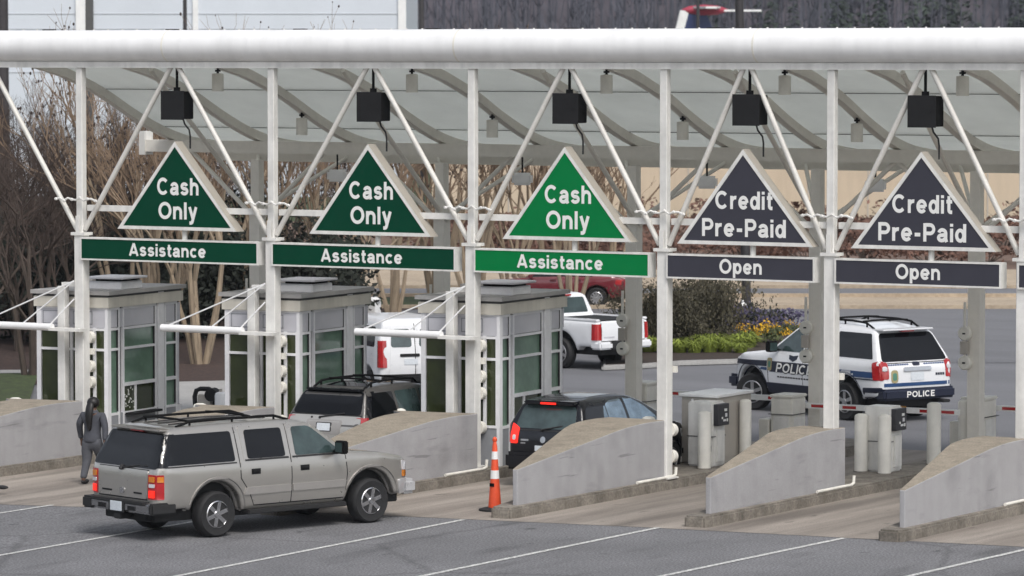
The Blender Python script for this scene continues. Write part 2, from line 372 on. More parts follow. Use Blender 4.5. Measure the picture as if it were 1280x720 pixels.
# asphalt beyond the plaza (the road the police vehicle turns on)
def V4(a): return [at(*p) for p in a]
sheet('rear_road', [-60, -30, -16, -12, -8, -4, 0, 6, 14, 25, 60], [9.4, 11, 12.5, 14, 20, 30, 38], M['asphalt_rear'], .004)
D = lambda d, z=0: [spot(-1200, d, z), spot(2600, d, z)]
def band(name, d0, d1, m, z): return flat(name, [spot(-900, d0), spot(2300, d0), spot(2300, d1), spot(-900, d1)], m, z)
band('service_road', 112, 136, M['asphalt_rear'], .012)
band('verge', 135.5, 142, M['verge'], .016)
band('main_road', 142, 147, M['asphalt_rear'], .020)
band('verge', 147, 160, M['verge'], .024)
band('planted_bank', 159.5, 204, M['dry_bank'], .028)
for d in (135.5, 141.9, 147):
    mb = MB(); a = spot(-900, d); b = spot(2300, d); mb.bar(a+Vector((0, 0, .05)), b+Vector((0, 0, .05)), .25, .16); struct(mb.build('kerb_strip', M['verge']))
# stall lines painted on the asphalt
def paint(pts, w=.11, z=.009):
    mb = MB()
    for (a, b) in zip(pts, pts[1:]):
        a = Vector((*a, 0)); b = Vector((*b, 0)); d = (b-a).normalized(); s = Vector((-d.y, d.x, 0))*w/2
        N = 10
        for i in range(N):
            p = a+(b-a)*(i/N); q = a+(b-a)*((i+1)/N)
            mb.bm.faces.new([mb.bm.verts.new((v.x, v.y, gz(v.x, v.y)+z)) for v in (p-s, q-s, q+s, p+s)][::1])
    bmesh.ops.recalc_face_normals(mb.bm, faces=mb.bm.faces[:])
    return struct(mb.build('lane_line', M['line_paint']))
for x0, y0, x1, y1 in [(-4.37, -14, -4.4, -7.75), (.16, -24, -.28, -7.0), (4.3, -24, 3.72, -6.5), (7.42, -22, 7.28, -5.85), (10.4, -20, 10.75, -5.6), (13.7, -18, 14.08, -5.4)]:
    paint([(x0, y0), (x1, y1)])
paint([tuple(at(955, 503)[:2]), tuple(at(800, 476)[:2])], .12, .012) if False else None

# ------------------------------------------------------------------ toll canopy
COLS = [-9.45, -4.72, -.05, 4.19, 7.70, 11.56]
ALLC = COLS + [15.0]
RY = 6.4
canopy = thing('toll_canopy', 'long white steel toll plaza canopy with round front edge tube and curved roof', 'canopy', (0, 0, 0))
XL, XR = -11.75, 19
mb = MB(); n = 28; xs = [-14.5] + [x for x in (-7.2, -.3, 6.2, 12.4)] + [XR]
for i in range(len(xs)-1):
    mb.rod((xs[i]+.004, 0, 8.37), (xs[i+1]-.004, 0, 8.37), .325, n=40)
mb.build('edge_tube', M['white_clean'], canopy, True)
for x in xs[1:-1]: MB().rod((x-.02, 0, 8.37), (x+.02, 0, 8.37), .328, n=40).build('tube_joint', M['bollard'], canopy)
x = -12.4; b0 = None
while x < 12.4:
    if b0 is None: b0 = MB().rod((0, .06, 8.685), (0, .06, 8.715), .018, n=6).build('bolt', M['white_steel'], canopy)
    else: c = b0.copy(); COL.objects.link(c); c.location.x = x
    if b0.location.x == 0: b0.location.x = x
    x += .36
x = -13.4
while x < XR: MB().bb((x-.14, .02, 8.69), (x+.14, .12, 8.715)).build('tube_clip', M['dark_plastic'], canopy); x += 3.1
MB().bb((-14.5, -.11, 7.93), (XR, .11, 8.055)).build('tube_rail', M['white_steel'], canopy)
HCOL = 8.0
for x in ALLC:
    g = gz(x, 0)
    mb = MB().bb((x-.112, -.115, g+.1), (x+.112, .115, 4.52)); mb.bb((x-.078, -.08, 4.52), (x+.078, .08, 7.93)); mb.bevel(.012, 1); c = mb.build('column', M['white_steel'], canopy)
    mb = MB().bb((x-.17, -.15, 4.50), (x+.17, .15, 4.56)); mb.bb((x-.045, -.150, 4.56), (x+.045, -.128, 4.9)); mb.build('gusset', M['white_steel'], c)
    MB().bb((x-.2, -.2, g+.2), (x+.2, .2, g+.225)).build('base_plate', M['white_steel'], c)
    # short bumpy conduit arm across the column
    pts = [(x-.52+.1*i, -.17, 5.24+.03*math.sin(i*2.4)) for i in range(11)]
    mb = MB().tube(pts, .022, 6)
    for i in (0, 2, 4, 6, 8, 10): mb.ball(pts[i], .05, 1, (1, .8, .7))
    mb.build('conduit_arm', M['white_steel'], c)
    # rear column
    mb = MB().bb((x-.13, RY-.13, .1), (x+.13, RY+.13, 4.75)); mb.bb((x-.105, RY-.105, 4.75), (x+.105, RY+.105, 5.9)); mb.bb((x-.22, RY-.2, 4.71), (x+.22, RY+.2, 4.77)); mb.build('rear_column', M['rear_steel'], canopy)
mids = [(a+b)/2 for a, b in zip(ALLC, ALLC[1:])]
lft = [-11.75] + mids
for i, x in enumerate(ALLC):
    for s, mx in ((-1, lft[i]), (1, mids[i] if i < len(mids) else None)):
        if mx is None: continue
        if i == 0 and s == -1: mx = x-2.36
        mb = MB().rod((x+s*.10, -.02, 4.62), (mx-s*.07, -.02, 7.98), .052, n=12); mb.build('diagonal_brace', M['brace_steel'], canopy, True)
# horizontal rail behind the signs
for a, b in zip(ALLC, ALLC[1:]):
    MB().bb((a+.125, .02, 5.00), (b-.125, .14, 5.12)).build('sign_rail', M['white_steel'], canopy)
RIB = [(.15, 8.15), (1, 8.02), (2.5, 7.74), (3.9, 7.28), (5.0, 6.80), (6.0, 6.43), (7.0, 6.18), (8.3, 6.05)]
def rib_z(y):
    for (a, za), (b, zb) in zip(RIB, RIB[1:]):
        if y <= b: return za+(zb-za)*(y-a)/(b-a)
    return RIB[-1][1]
def crv(n=22): return [(RIB[0][0]+(RIB[-1][0]-RIB[0][0])*i/n) for i in range(n+1)]
def smooth_z(y): return (rib_z(y-.35)+rib_z(y)*2+rib_z(y+.35))/4 if .5 < y < 7.9 else rib_z(y)
ribx = sorted(set([XL] + ALLC + mids + [17, 18.9]))
for x in ribx:
    ys = crv(); mb = MB()
    poly = [(x-.05, y, smooth_z(y)) for y in ys] + [(x-.05, y, smooth_z(y)+.20) for y in ys[::-1]]
    mb.prism(poly, (.10, 0, 0))
    poly = [(x-.085, y, smooth_z(y)-.012) for y in ys] + [(x-.085, y, smooth_z(y)+.012) for y in ys[::-1]]
    mb.prism(poly, (.17, 0, 0))
    mb.build('rib', M['rear_steel'], canopy, True)
ys = crv(30)
cuts = [0, 7, 14, 22, 30]
for a, b in zip(cuts, cuts[1:]):
    yy = ys[a:b+1]; e = .012
    poly = [(XL, y+(e if i == 0 else -e if i == len(yy)-1 else 0), smooth_z(y)+.205) for i, y in enumerate(yy)]
    poly += [(XL, p[1], p[2]+.06) for p in poly[::-1]]
    MB().prism(poly, (XR-XL, 0, 0)).build('roof_panel', M['roof_panel'], canopy, True)
for a in cuts[1:-1]:
    y = ys[a]; z = smooth_z(y); MB().bb((XL, y-.018, z+.196), (XR, y+.018, z+.26)).build('panel_joint', M['dark_joint'], canopy)
MB().bb((-12.35, RY-.13, 6.05), (XR, RY+.13, 6.31)).build('rear_beam', M['rear_steel'], canopy)
MB().bb((-12.50, RY-.16, 5.98), (-12.35, RY+.16, 6.50)).build('beam_end_plate', M['white_steel'], canopy)
MB().bb((XL, 8.15, 5.82), (XR, 8.45, 6.05)).build('gutter', M['rear_steel'], canopy)
for i, x in enumerate(ALLC):
    # rear struts: up to the ribs in front, up to the gutter behind, with a clamp
    mb = MB()
    mb.rod((x, RY-.05, 4.85), (x+.75, 1.4, 7.88), .05, n=8)
    for s in (-1, 1):
        mb.rod((x+s*.05, RY+.1, 4.8), (x+s*1.2, 8.2, 5.95), .045, n=8)
        mb.rod((x+s*.10, RY, 4.65), (x+s*1.75, RY, 6.08), .05, n=8)
    mb.build('rear_strut', M['rear_steel'], canopy, True)
# round floodlights hung under the gutter
for i, mx in enumerate(mids+[16.9]):
    t = thing('flood_light', '%s white flood light tucked behind the rear beam of the canopy' % ['leftmost', 'second from left', 'third from left', 'fourth from left', 'fifth from left', 'sixth from left', 'rightmost'][i], 'lamp', (mx-1.0, 7.5, 5.55), R(20), 'flood lights behind the rear beam')
    MB().box((0, 0, 0), (.42, .3, .26)).bevel(.05, 2).build('housing', M['white_clean'], t)
    mb = MB().rod((0, 0, .12), (0, 0, .62), .02); mb.build('stem', M['dark_plastic'], t)
# pendant lamps
ordn = ['first', 'second', 'third', 'fourth', 'fifth', 'sixth', 'seventh']
proto = None
for i, mx in enumerate(mids[:5]):
    for j, y in enumerate((1.5, 4.6)):
        lab = 'pale cylinder lamp hanging %s under the canopy, %s bay from the left' % (('at the front', 'deep')[j], ordn[i])
        loc = (mx, y, smooth_z(y)-.48)
        if proto is None:
            t = proto = thing('pendant_lamp', lab, 'lamp', loc, 0, 'pendant lamps under the canopy roof')
            MB().lathe([(.04, .37), (.115, .36), (.12, .34), (.12, 0), (.10, 0), (.10, .05)], n=20).build('shade', M['bollard'], t, True)
            MB().rod((0, 0, .36), (0, 0, .5), .025).rod((0, 0, .40), (0, 0, .44), .06).build('stem', M['dark_plastic'], t)
            MB().rod((0, 0, .035), (0, 0, .05), .098, n=20).build('lens', M['lens'], t)
        else: dup(proto, loc, None, lab)

# ------------------------------------------------------------------ lane signs
sgn = [  # triangle left, right, upper text, lower text, bar text, colour, wording
    (-8.52, -5.58, 'Cash', 'Only', 1.02, .96, 'Assistance', 'green_sign', 'leftmost dark green triangle sign reading Cash Only', 'dark green Assistance bar sign in the leftmost lane'),
    (-3.84, -1.0, 'Cash', 'Only', 1.02, .96, 'Assistance', 'green_sign', 'dark green triangle sign reading Cash Only, second from the left', 'dark green Assistance bar sign, second from the left'),
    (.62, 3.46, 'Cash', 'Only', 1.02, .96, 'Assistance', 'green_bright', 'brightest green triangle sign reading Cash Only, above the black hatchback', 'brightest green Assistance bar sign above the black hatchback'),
    (4.45, 7.30, 'Credit', 'Pre-Paid', 1.20, 1.76, 'Open', 'grey_sign', 'grey triangle sign reading Credit Pre-Paid, left of the two', 'grey Open bar sign, left of the two whole ones'),
    (8.08, 10.98, 'Credit', 'Pre-Paid', 1.20, 1.76, 'Open', 'grey_sign', 'grey triangle sign reading Credit Pre-Paid, right of the two', 'grey Open bar sign at the right, above the white gate cabinets'),
    (11.75, 14.6, 'Credit', 'Pre-Paid', 1.20, 1.76, 'Open', 'grey_sign', 'grey triangle sign cut by the right edge of the photo', 'grey Open bar sign cut by the right edge of the photo'),
]
YF = -.16
def place_text(s, size_cap, width, loc, parent, m, name='lettering', bold=.03):
    me = glyph_mesh(s, size_cap, width)
    o = mk(name, me, m, parent); o.location = loc; o.rotation_euler = (R(90), 0, 0); return o
for i, (xl, xr, t1, t2, w1, w2, bt, cm, lab, blab) in enumerate(sgn):
    xl += .09; xr += .09
    cx = (xl+xr)/2; zb, zt = 4.66, 6.45
    if i < 5 or True:
        t = thing('triangle_sign', lab, 'sign', (cx, YF, zb), 0, 'triangular lane signs')
        hw = (xr-xl)/2; ht = zt-zb; ap = -.04
        def tri(k): # inset triangle by k
            s = math.hypot(hw, ht); dx = k*(s+hw)/ht; dt = k*s/hw
            return [(-hw+dx, k), (hw-dx, k), (ap, ht-dt)]
        o = tri(0); q = tri(.068)
        mb = MB(); fr = [(x, 0, z) for x, z in o]
        # frame: ring front, sides back
        bm = mb.bm; ov = [bm.verts.new((x, 0, z)) for x, z in o]; iv = [bm.verts.new((x, 0, z)) for x, z in q]; bv = [bm.verts.new((x, .27, z)) for x, z in o]; i2 = [bm.verts.new((x, .018, z)) for x, z in q]
        for k in range(3):
            l = (k+1) % 3
            bm.faces.new((ov[k], ov[l], iv[l], iv[k])); bm.faces.new((ov[l], ov[k], bv[k], bv[l])); bm.faces.new((iv[k], iv[l], i2[l], i2[k]))
        bm.faces.new(bv); bmesh.ops.recalc_face_normals(bm, faces=bm.faces[:])
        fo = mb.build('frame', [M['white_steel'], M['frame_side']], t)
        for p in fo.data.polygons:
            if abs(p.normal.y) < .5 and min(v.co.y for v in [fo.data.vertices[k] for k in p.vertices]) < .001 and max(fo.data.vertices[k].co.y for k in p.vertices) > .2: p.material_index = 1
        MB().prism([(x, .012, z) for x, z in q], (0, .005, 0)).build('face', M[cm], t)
        sx = .03 if i < 3 else -.02
        place_text(t1, .345 if i < 3 else .335, w1, (sx, .008, .71 if i < 3 else .67), t, M['letter'])
        place_text(t2, .345 if i < 3 else .335, w2, (sx, .008, .22 if i < 3 else .155), t, M['letter'])
        MB().rod((.12, .12, -.2), (.12, .12, .0), .055, n=10).build('hanger', M['white_steel'], t, True)
    bl = [-9.38, -4.66, .06, 4.30, 7.83, 11.49][i]; br = [-4.98, -.36, 3.94, 7.42, 11.17, 14.9][i]
    t = thing('bar_sign', blab, 'sign', ((bl+br)/2, YF, 4.0), 0, 'rectangular lane signs')
    w = (br-bl)/2; h = .465; mb = MB(); bm = mb.bm
    R4 = lambda k, y: [bm.verts.new(v) for v in ((-w+k, y, k), (w-k, y, k), (w-k, y, h-k), (-w+k, y, h-k))]
    a = R4(0, 0); b = R4(.032, 0); c = R4(.032, .015); d = R4(0, .26)
    for k in range(4):
        l = (k+1) % 4; bm.faces.new((a[k], a[l], b[l], b[k])); bm.faces.new((b[k], b[l], c[l], c[k])); bm.faces.new((a[l], a[k], d[k], d[l]))
    bm.faces.new(d); bmesh.ops.recalc_face_normals(bm, faces=bm.faces[:]); mb.build('frame', M['white_steel'], t)
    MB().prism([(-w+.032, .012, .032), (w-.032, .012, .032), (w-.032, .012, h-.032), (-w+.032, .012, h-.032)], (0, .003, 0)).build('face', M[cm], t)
    place_text(bt, .255 if bt != 'Open' else .275, 1.90 if bt != 'Open' else .89, (-.02 if bt != 'Open' else .02, .008, .115 if bt != 'Open' else .12), t, M['letter'])

# black lane signal heads hung above every triangle
for i in range(5):
    mx = [-7.08, -2.37, 2.08, 5.96, 9.56][i]
    t = thing('signal_head', 'black square lane signal hanging above the %s triangle sign' % ['leftmost', 'second', 'brightest green', 'left grey', 'right grey'][i], 'signal', (mx, .0, 6.90), 0, 'black lane signals')
    mb = MB().bb((-.27, -.12, 0), (.29, .22, .56)); mb.bevel(.015, 1)
    mb.build('housing', M['black_metal'], t)
    mb = MB().bb((-.27, -.14, -.015), (.29, -.12, .57)).rod((.2, -.15, .28), (.2, -.13, .28), .02); mb.build('door', M['dark_plastic'], t)
    MB().rod((0, .05, .56), (0, .05, 1.10), .028).rod((0, .05, .56), (0, .05, .64), .07).build('stem', M['black_metal'], t)
    MB().tube([(.1, .12, 0), (.12, .14, -.1), (.19, .2, -.22), (.20, .22, -.35), (.20, .22, -.60)], .018).build('cable', M['black_rubber'], t)

# ------------------------------------------------------------------ traffic islands
def island(i, x, lx, rx, yf, ye, yn, label, wide):
    g = gz(x, -3)
    t = thing('traffic_island', label, 'traffic island', (0, 0, 0), 0, 'concrete lane islands')
    kz = .2
    # kerb slab with a pointed nose to the right
    pl = [(rx+.10, yn-.45), (rx+.16, yn-.3), (rx+.14, ye+.1), (rx+.14, 9.2), (lx-.10, 9.2), (lx-.10, ye-1.4), (rx-.28, yn-.45)]
    MB().prism([(a, b, gz(a, b)-.08) for a, b in pl], (0, 0, kz+.08)).bevel(.035, 2, 40).build('kerb_slab', M['kerb'], t)
    # tapered nose wall: ramped top, pointed plan
    RS = [(rx, yn+(ye-yn)*k) for k in (0, .2, .4, .55, .64, .70, .75, .80, .85, .90, 1)]
    if i > 2: LS = [(lx, ye), (lx, ye-.5), (lx, ye-.9), (lx+.015, ye-1.2), (lx+.04, ye-1.5), (lx+.13, ye-1.9)]
    else: LS = [(lx, ye), (lx+.46, ye-.45), (lx+.49, ye-.8), (lx+.50, ye-1.15), (lx+.56, ye-1.6), (lx+.66, ye-2.1), (lx+.80, ye-2.8), (lx+.98, ye-3.6)]
    e0 = LS[-1]; LS += [(e0[0]+(rx-.10-e0[0])*k, e0[1]+(yn-e0[1])*k) for k in (.33, .66)]+[(rx-.10, yn)]
    P = RS+LS
    def top(y):
        yc = ye-1.15; r = .9; s0 = .50/(yc-yn); x = y-yc
        if x < -r: return 1.34+s0*x
        if x < r: return 1.34+s0*x-(s0+.03)*(x+r)**2/(4*r)
        return 1.34-.03*x
    bm = bmesh.new(); lo = [bm.verts.new((a, b, gz(a, b)+kz-.02)) for a, b in P]; hi = [bm.verts.new((a, b, gz(a, b)+top(b))) for a, b in P]
    n = len(P); side = []
    for k in range(n):
        l = (k+1) % n; side.append(bm.faces.new((lo[k], lo[l], hi[l], hi[k])))
    tf = bm.faces.new(hi); bm.faces.new(lo[::-1]); bmesh.ops.recalc_face_normals(bm, faces=bm.faces[:])
    tri = bmesh.ops.triangulate(bm, faces=[tf], ngon_method='BEAUTY')['faces']
    for f in tri: f.material_index = 1
    me = bpy.data.meshes.new('nose_wall'); bm.to_mesh(me); bm.free(); w = mk('nose_wall', me, [M['wall_grey'], M['wall_top']], t)
    bv = w.modifiers.new('bv', 'BEVEL'); bv.width = .018; bv.segments = 2; bv.limit_method = 'ANGLE'; bv.angle_limit = R(35); bv.material = -1
    if i >= 2:   # pipe on the slab at the foot of the column
        MB().tube([(rx+.07, ye-1.3, kz+gz(x, 0)+.03), (rx+.07, ye+.1, kz+gz(x, 0)+.03), (rx+.07, ye+.2, kz+gz(x, 0)+.06), (rx+.07, ye+.22, kz+.2)], .03, 8).build('pipe', M['bollard'], t, True)
    return t
ISL = [(0, COLS[0], -10.95, -9.0, 0, -.62, -7.2, 'concrete traffic island at the far left behind the walking person', 1.95),
       (1, COLS[1], -6.2, -4.27, 0, -.62, -5.3, 'concrete traffic island behind the silver suv, with the middle booth', 1.95),
       (2, COLS[2], -1.5, .42, 0, -.60, -7.2, 'concrete traffic island in front of the silver suv, with the rightmost booth', 1.95),
       (3, COLS[3], 2.97, 4.25, 0, .0, -5.55, 'concrete traffic island right of the orange traffic cone', 1.25),
       (4, COLS[4], 6.98, 7.86, 0, .28, -5.02, 'concrete traffic island in front of the white ticket machine, second from the right', 1.2),
       (5, COLS[5], 10.75, 11.70, 0, .05, -5.22, 'concrete traffic island at the right edge of the photo', 1.1)]
for a in ISL: island(*a)

# ------------------------------------------------------------------ booths
def booth(i, cx, label):
    g = gz(cx, 1)+.2
    t = thing('toll_booth', label, 'booth', (cx, 0, g), 0, 'glazed toll booths')
    # local frame: front wall y=.32, right wall x=.53, left x=-1.30
    xl, xr, yf, yb = -1.30, .40, .33, 3.28
    t.rotation_euler.z = R(5); pv = Matrix.Rotation(R(5), 3, 'Z') @ Vector((xr, yf, 0)); t.location = (cx+xr-pv.x, yf-pv.y, g)
    H = 3.38
    def b(name, a, c, m, par=t, bev=.006): 
        mb = MB().bb(a, c); 
        return mb.build(name, M[m], par)
    ch = .28    # chamfered corner
    def ring(z0, z1, off, m, name):
        pl = [(xl-off, yf-off), (xr-ch-off*.4, yf-off), (xr+off, yf+ch+off*.4-.0), (xr+off, yb+off), (xl-off, yb+off)]
        pl = [(xl-off, yf-off), (xr-.0+off, yf-off), (xr+off, yb+off), (xl-off, yb+off)]
        return MB().prism([(p, q, z0) for p, q in pl], (0, 0, z1-z0)).build(name, M[m], t)
    ring(0, .76, 0, 'booth_base', 'base_panel')
    ring(2.54, 2.92, 0, 'alu_panel', 'upper_panel')
    ring(2.955, 3.17, .05, 'cream', 'fascia'); ring(2.92, 2.955, -.02, 'dark_joint', 'shadow_gap')
    ring(3.17, 3.22, .02, 'dark_joint', 'shadow_gap'); ring(3.22, 3.30, .10, 'roof_metal', 'roof')
    # dark room behind the glass: floor and back wall, ceiling
    b('inner_wall', (xl+.1, yb-.9, .76), (xr-.1, yb-.82, 2.5), 'booth_base'); 
    # panes
    def pane(a, c, m, name='window'):
        o = b(name, a, c, m); return o
    F = yf; e = .03
    fx = [xl+.07, -.47, .08, xr-.05]
    for k in range(3):
        pane((fx[k], F+e, .76), (fx[k+1], F+e+.012, 2.06), 'glass_dark'); pane((fx[k], F+e, 2.10), (fx[k+1], F+e+.012, 2.48), 'glass_dark')
    # frames front: verticals + transoms
    fr = MB()
    for x in fx + []: fr.bb((x-.03, F-.012, .76), (x+.03, F+.05, 2.54))
    fr.bb((xl, F-.02, .74), (xl+.10, F+.06, 2.95)); fr.bb((xr-.055, F-.016, .0), (xr+.014, F+.07, 2.95))
    for z in (.74, 2.06, 2.48): fr.bb((xl+.1, F-.016, z), (xr-.055, F+.045, z+.05))
    fr.bb((xl+.1, F-.012, 2.92), (xr-.055, F+.03, 2.95))
    # panel trims of the upper band
    for a0, a1 in ((xl+.1, -.42), (-.42, .2)):
        pass
    fr.build('front_frame', M['alu'], t)
    up = MB()
    for a0, a1 in ((xl+.14, -.51), (-.43, .04)):
        up.bb((a0, F-.006, 2.60), (a0+.02, F-.001, 2.88)); up.bb((a0, F-.006, 2.86), (a1, F-.001, 2.88)); up.bb((a1-.02, F-.006, 2.60), (a1, F-.001, 2.88)); up.bb((a0, F-.006, 2.60), (a1, F-.001, 2.62))
    up.build('panel_joint', M['booth_base'], t)
    # right side: narrow pane, wide pane with sliding window, post, pane
    X = xr; sy = [F+.06, .78, .93, 1.82, 2.08, 2.42, 2.62]
    sy = [F+.09, F+.44, F+.62, F+1.92, F+2.32, F+2.78]
    def spane(y0, y1, z0, z1, m='glass_green', name='window'): return b(name, (X-e-.012, y0, z0), (X-e, y1, z1), m)
    for (y0, y1, z0) in ((sy[0], sy[1], .76), (sy[2], sy[3], .76), (sy[4], sy[5], .76)):
        spane(y0, y1, 2.10, 2.48); spane(y0, y1, 1.36 if y0 != sy[0] else .76, 2.06)
        if y0 != sy[0]: spane(y0, y1, .76, 1.30, 'glass_dark' if y0 == sy[2] else 'glass_green', 'sliding_window' if y0 == sy[2] else 'window')
    sf = MB()
    for y in (sy[0]-.0, sy[1]+.0, sy[2], sy[3], sy[4], sy[5]): sf.bb((X-.05, y-.025, .0), (X+.012, y+.025, 2.95))
    sf.bb((X-.05, sy[3]+.09, 0), (X+.03, sy[4]-.09, 3.19))       # main post
    sf.bb((X-.05, sy[2]+.48, .76), (X+.008, sy[2]+.52, 1.3))
    for z in (.72, 2.06, 2.48, 2.90):
        for (y0, y1) in ((sy[0], sy[1]), (sy[2], sy[3]), (sy[4], sy[5])): sf.bb((X-.05, y0+.025, z), (X+.010, y1-.025, z+.05))
    for (y0, y1) in ((sy[2], sy[3]), (sy[4], sy[5])): sf.bb((X-.05, y0+.025, 1.30), (X+.013, y1-.025, 1.37))
    sf.bb((X-.06, sy[5]+.03, 0), (X+.013, yb-.0, .76)) 
    sf.build('side_frame', M['alu'], t)
    for y in (sy[1]-.045, sy[3]-.045, sy[5]-.04): MB().bb((X-.02, y-.02, .80), (X+.004, y+.012, 2.90)).build('gasket', M['black_rubber'], t)
    b('counter', (X-.05, sy[2]+.05, .70), (X+.20, sy[3]-.05, .745), 'dark_plastic')
    b('end_pane', (X-e-.012, sy[5]+.02, .76), (X-e, yb, 2.9), 'alu_panel')
    b('back_pane', (xl+.05, yb-.04, .76), (xr-.05, yb-.02, 2.5), 'glass_green')
    b('left_pane', (xl+.02, yf+.1, .76), (xl+.04, yb-.1, 2.5), 'glass_green')
    if i == 0:  # paper notices and blinds in the sliding window
        for k in range(26):
            yy = sy[2]+.06+rnd.random()*.4; z = .80+rnd.random()*.45; MB().bb((X-.026, yy, z), (X-.022, yy+.02+.02*rnd.random(), z+.02+.02*rnd.random())).build('sticker', M['letter'], t)
    # roof plant
    a = thing('air_conditioner', 'roof air conditioner with wide lid on the %s' % ['leftmost booth', 'middle booth', 'rightmost booth'][i], 'air conditioner', (cx-.0, 1.15, g+3.30), R(5), 'air conditioners on the booth roofs')
    MB().bb((-.42, -.35, .0), (.36, .5, .17)).bevel(.02, 1).build('housing', M['alu'], a)
    MB().bb((-.48, -.42, .22), (.44, .58, .265)).bevel(.01, 1).build('lid', M['alu_panel'], a)
    MB().bb((-.32, -.25, .17), (.3, .4, .22)).build('vent', M['black_metal'], a)
    MB().bb((-1.0, .1, .0), (-.62, .5, .18)).build('curb_box', M['roof_metal'], a)
booth(0, COLS[0]+.0, 'leftmost glass and aluminium toll booth with stickers in its sliding window')
booth(1, COLS[1]+.0, 'middle glass and aluminium toll booth behind the dark rear suv')
booth(2, COLS[2]+.0, 'rightmost glass and aluminium toll booth beside the black hatchback')

# clearance bars held out by rods beside each booth column, on a twin post
for i in range(3):
    x = COLS[i]; g = gz(x, 0)
    w = ['leftmost', 'middle', 'rightmost'][i]
    t = thing('clearance_bar', 'white horizontal bar on tie rods at the column of the %s booth' % w, 'height bar', (x, 0, g), 0, 'white bars in front of the booths')
    MB().rod((-2.48, -.35, 2.77), (-.50, -.35, 2.77), .075, n=16).build('bar', M['white_clean'], t, True)
    MB().bb((-.55, -.42, 2.70), (.24, -.15, 2.76)).build('bracket', M['white_steel'], t)
    mb = MB()
    for q in (-2.3, -1.25, -.55): mb.rod((q, -.35, 2.83), (-.10, -.14, 3.72 if q < -1 else 3.35), .016, n=6)
    mb.build('tie_rod', M['white_clean'], t, True)
    MB().bb((-.60, -.05, .2), (-.42, .13, 3.60)).bevel(.01, 1).build('post', M['white_steel'], t)
    MB().bb((-.5, -.03, 3.60), (-.125, .1, 3.68)).build('cap', M['white_steel'], t)

# round beacon plates with a junction box on the rear columns; plates on the front columns
def plates(loc, label, grp, zs, boxz):
    t = thing('alarm_bell', label, 'alarm bell', loc, 0, grp)
    for z in zs:
        d = MB().lathe([(.0, -.02), (.135, -.02), (.145, 0), (.145, .05), (.12, .08), (.0, .08)], (0, 0, z), 'Y', 20)
        for v in d.bm.verts: v.co.y = -v.co.y
        bmesh.ops.reverse_faces(d.bm, faces=d.bm.faces[:])
        o = d.build('bell', M['bollard'], t, True)
        MB().bb((-.03, -.095, z-.015), (.03, -.081, z+.015)).build('badge', M['dark_plastic'], o)
    if boxz is not None:
        MB().bb((-.08, -.1, boxz-.13), (.08, .0, boxz+.13)).bevel(.01, 1).build('junction_box', M['cabinet'], t)
        MB().rod((0, -.04, boxz-.4), (0, -.04, boxz+.4), .02).rod((0, -.04, boxz+.4), (0, -.04, boxz+.9), .03).build('conduit', M['bollard'], t)
for i in range(6):
    x = COLS[i]
    plates((x-.16, RY-.15, 0), ['pair of round bells on the leftmost rear column', 'pair of round bells on the second rear column', 'pair of round bells on the rear column by the white pickup', 'pair of round bells on the rear column by the police lettering', 'pair of round bells on the rear column right of the police suv', 'pair of round bells on the rearmost right column'][i], 'bells on the rear columns', (2.12, 2.70), 2.42)
    t = thing('junction_boxes', ['round white boxes up the back of the leftmost front column', 'round white boxes up the back of the second front column', 'round white boxes up the back of the column above the cone', 'round boxes on the back of the fourth front column', 'round boxes on the back of the fifth front column', 'round boxes on the back of the rightmost front column'][i], 'wall boxes', (x+.035, .16, gz(x, 0)), 0, 'boxes up the front columns')
    for z in ((.95, 1.62, 1.95, 2.55) if i < 3 else (.6, 1.1)):
        mb = MB().rod((0, -.04, z), (0, .10, z), .125, n=18); mb.build('cover', M['bollard'], t, True)
    MB().bb((-.05, -.03, 2.2), (.13, .06, 2.32)).rod((-.03, .0, .4), (-.03, .0, 3.2), .018).build('conduit', M['bollard'], t)

# ------------------------------------------------------------------ bollards, machines, gates, cone
def bollard_mesh(h, r, name='post'):
    return MB().lathe([(r, 0), (r, h-.05), (r*.85, h-.02), (r*.5, h), (0.001, h+.005)], n=20)
bl = [((4.0, 1.95), 1.12, .13, 'pale yellow bollard in front of the ticket machine nearest the metal cabinet'),
      ((3.95, 3.75), 1.22, .12, 'slim bollard behind the ticket machine nearest the metal cabinet'),
      ((6.85, 3.0), 1.12, .13, 'pale bollard standing alone left of the right ticket machine'),
      ((7.42, 2.85), 1.14, .13, 'pale bollard right in front of the right ticket machine'),
      ((7.45, 5.0), 1.22, .14, 'pale bollard at the tip of the lowered gate arm'),
      ((7.4, 6.55), 1.16, .14, 'pale bollard in front of the right gate cabinet'),
      ((-1.55, -.3), 1.12, .13, 'white bollard top showing behind the island of the rightmost booth'),
      ((3.65, .35), 1.12, .13, 'white bollard top showing by the black hatchback bonnet'),
      ((-10.95, -.3), 1.1, .14, 'white bollard top at the far left island'),
      ((-6.3, -.3), 1.1, .14, 'white bollard top showing left of the middle booth')]
for (x, y), h, r, lab in bl:
    t = thing('bollard', lab, 'bollard', (x, y, gz(x, y)+.2), 0, 'bollards on the islands')
    bollard_mesh(h, r).build('post', M['bollard'], t, True); MB().lathe([(r+.02, 0), (r+.02, .02), (r, .02)], n=20).build('foot', M['kerb'], t)
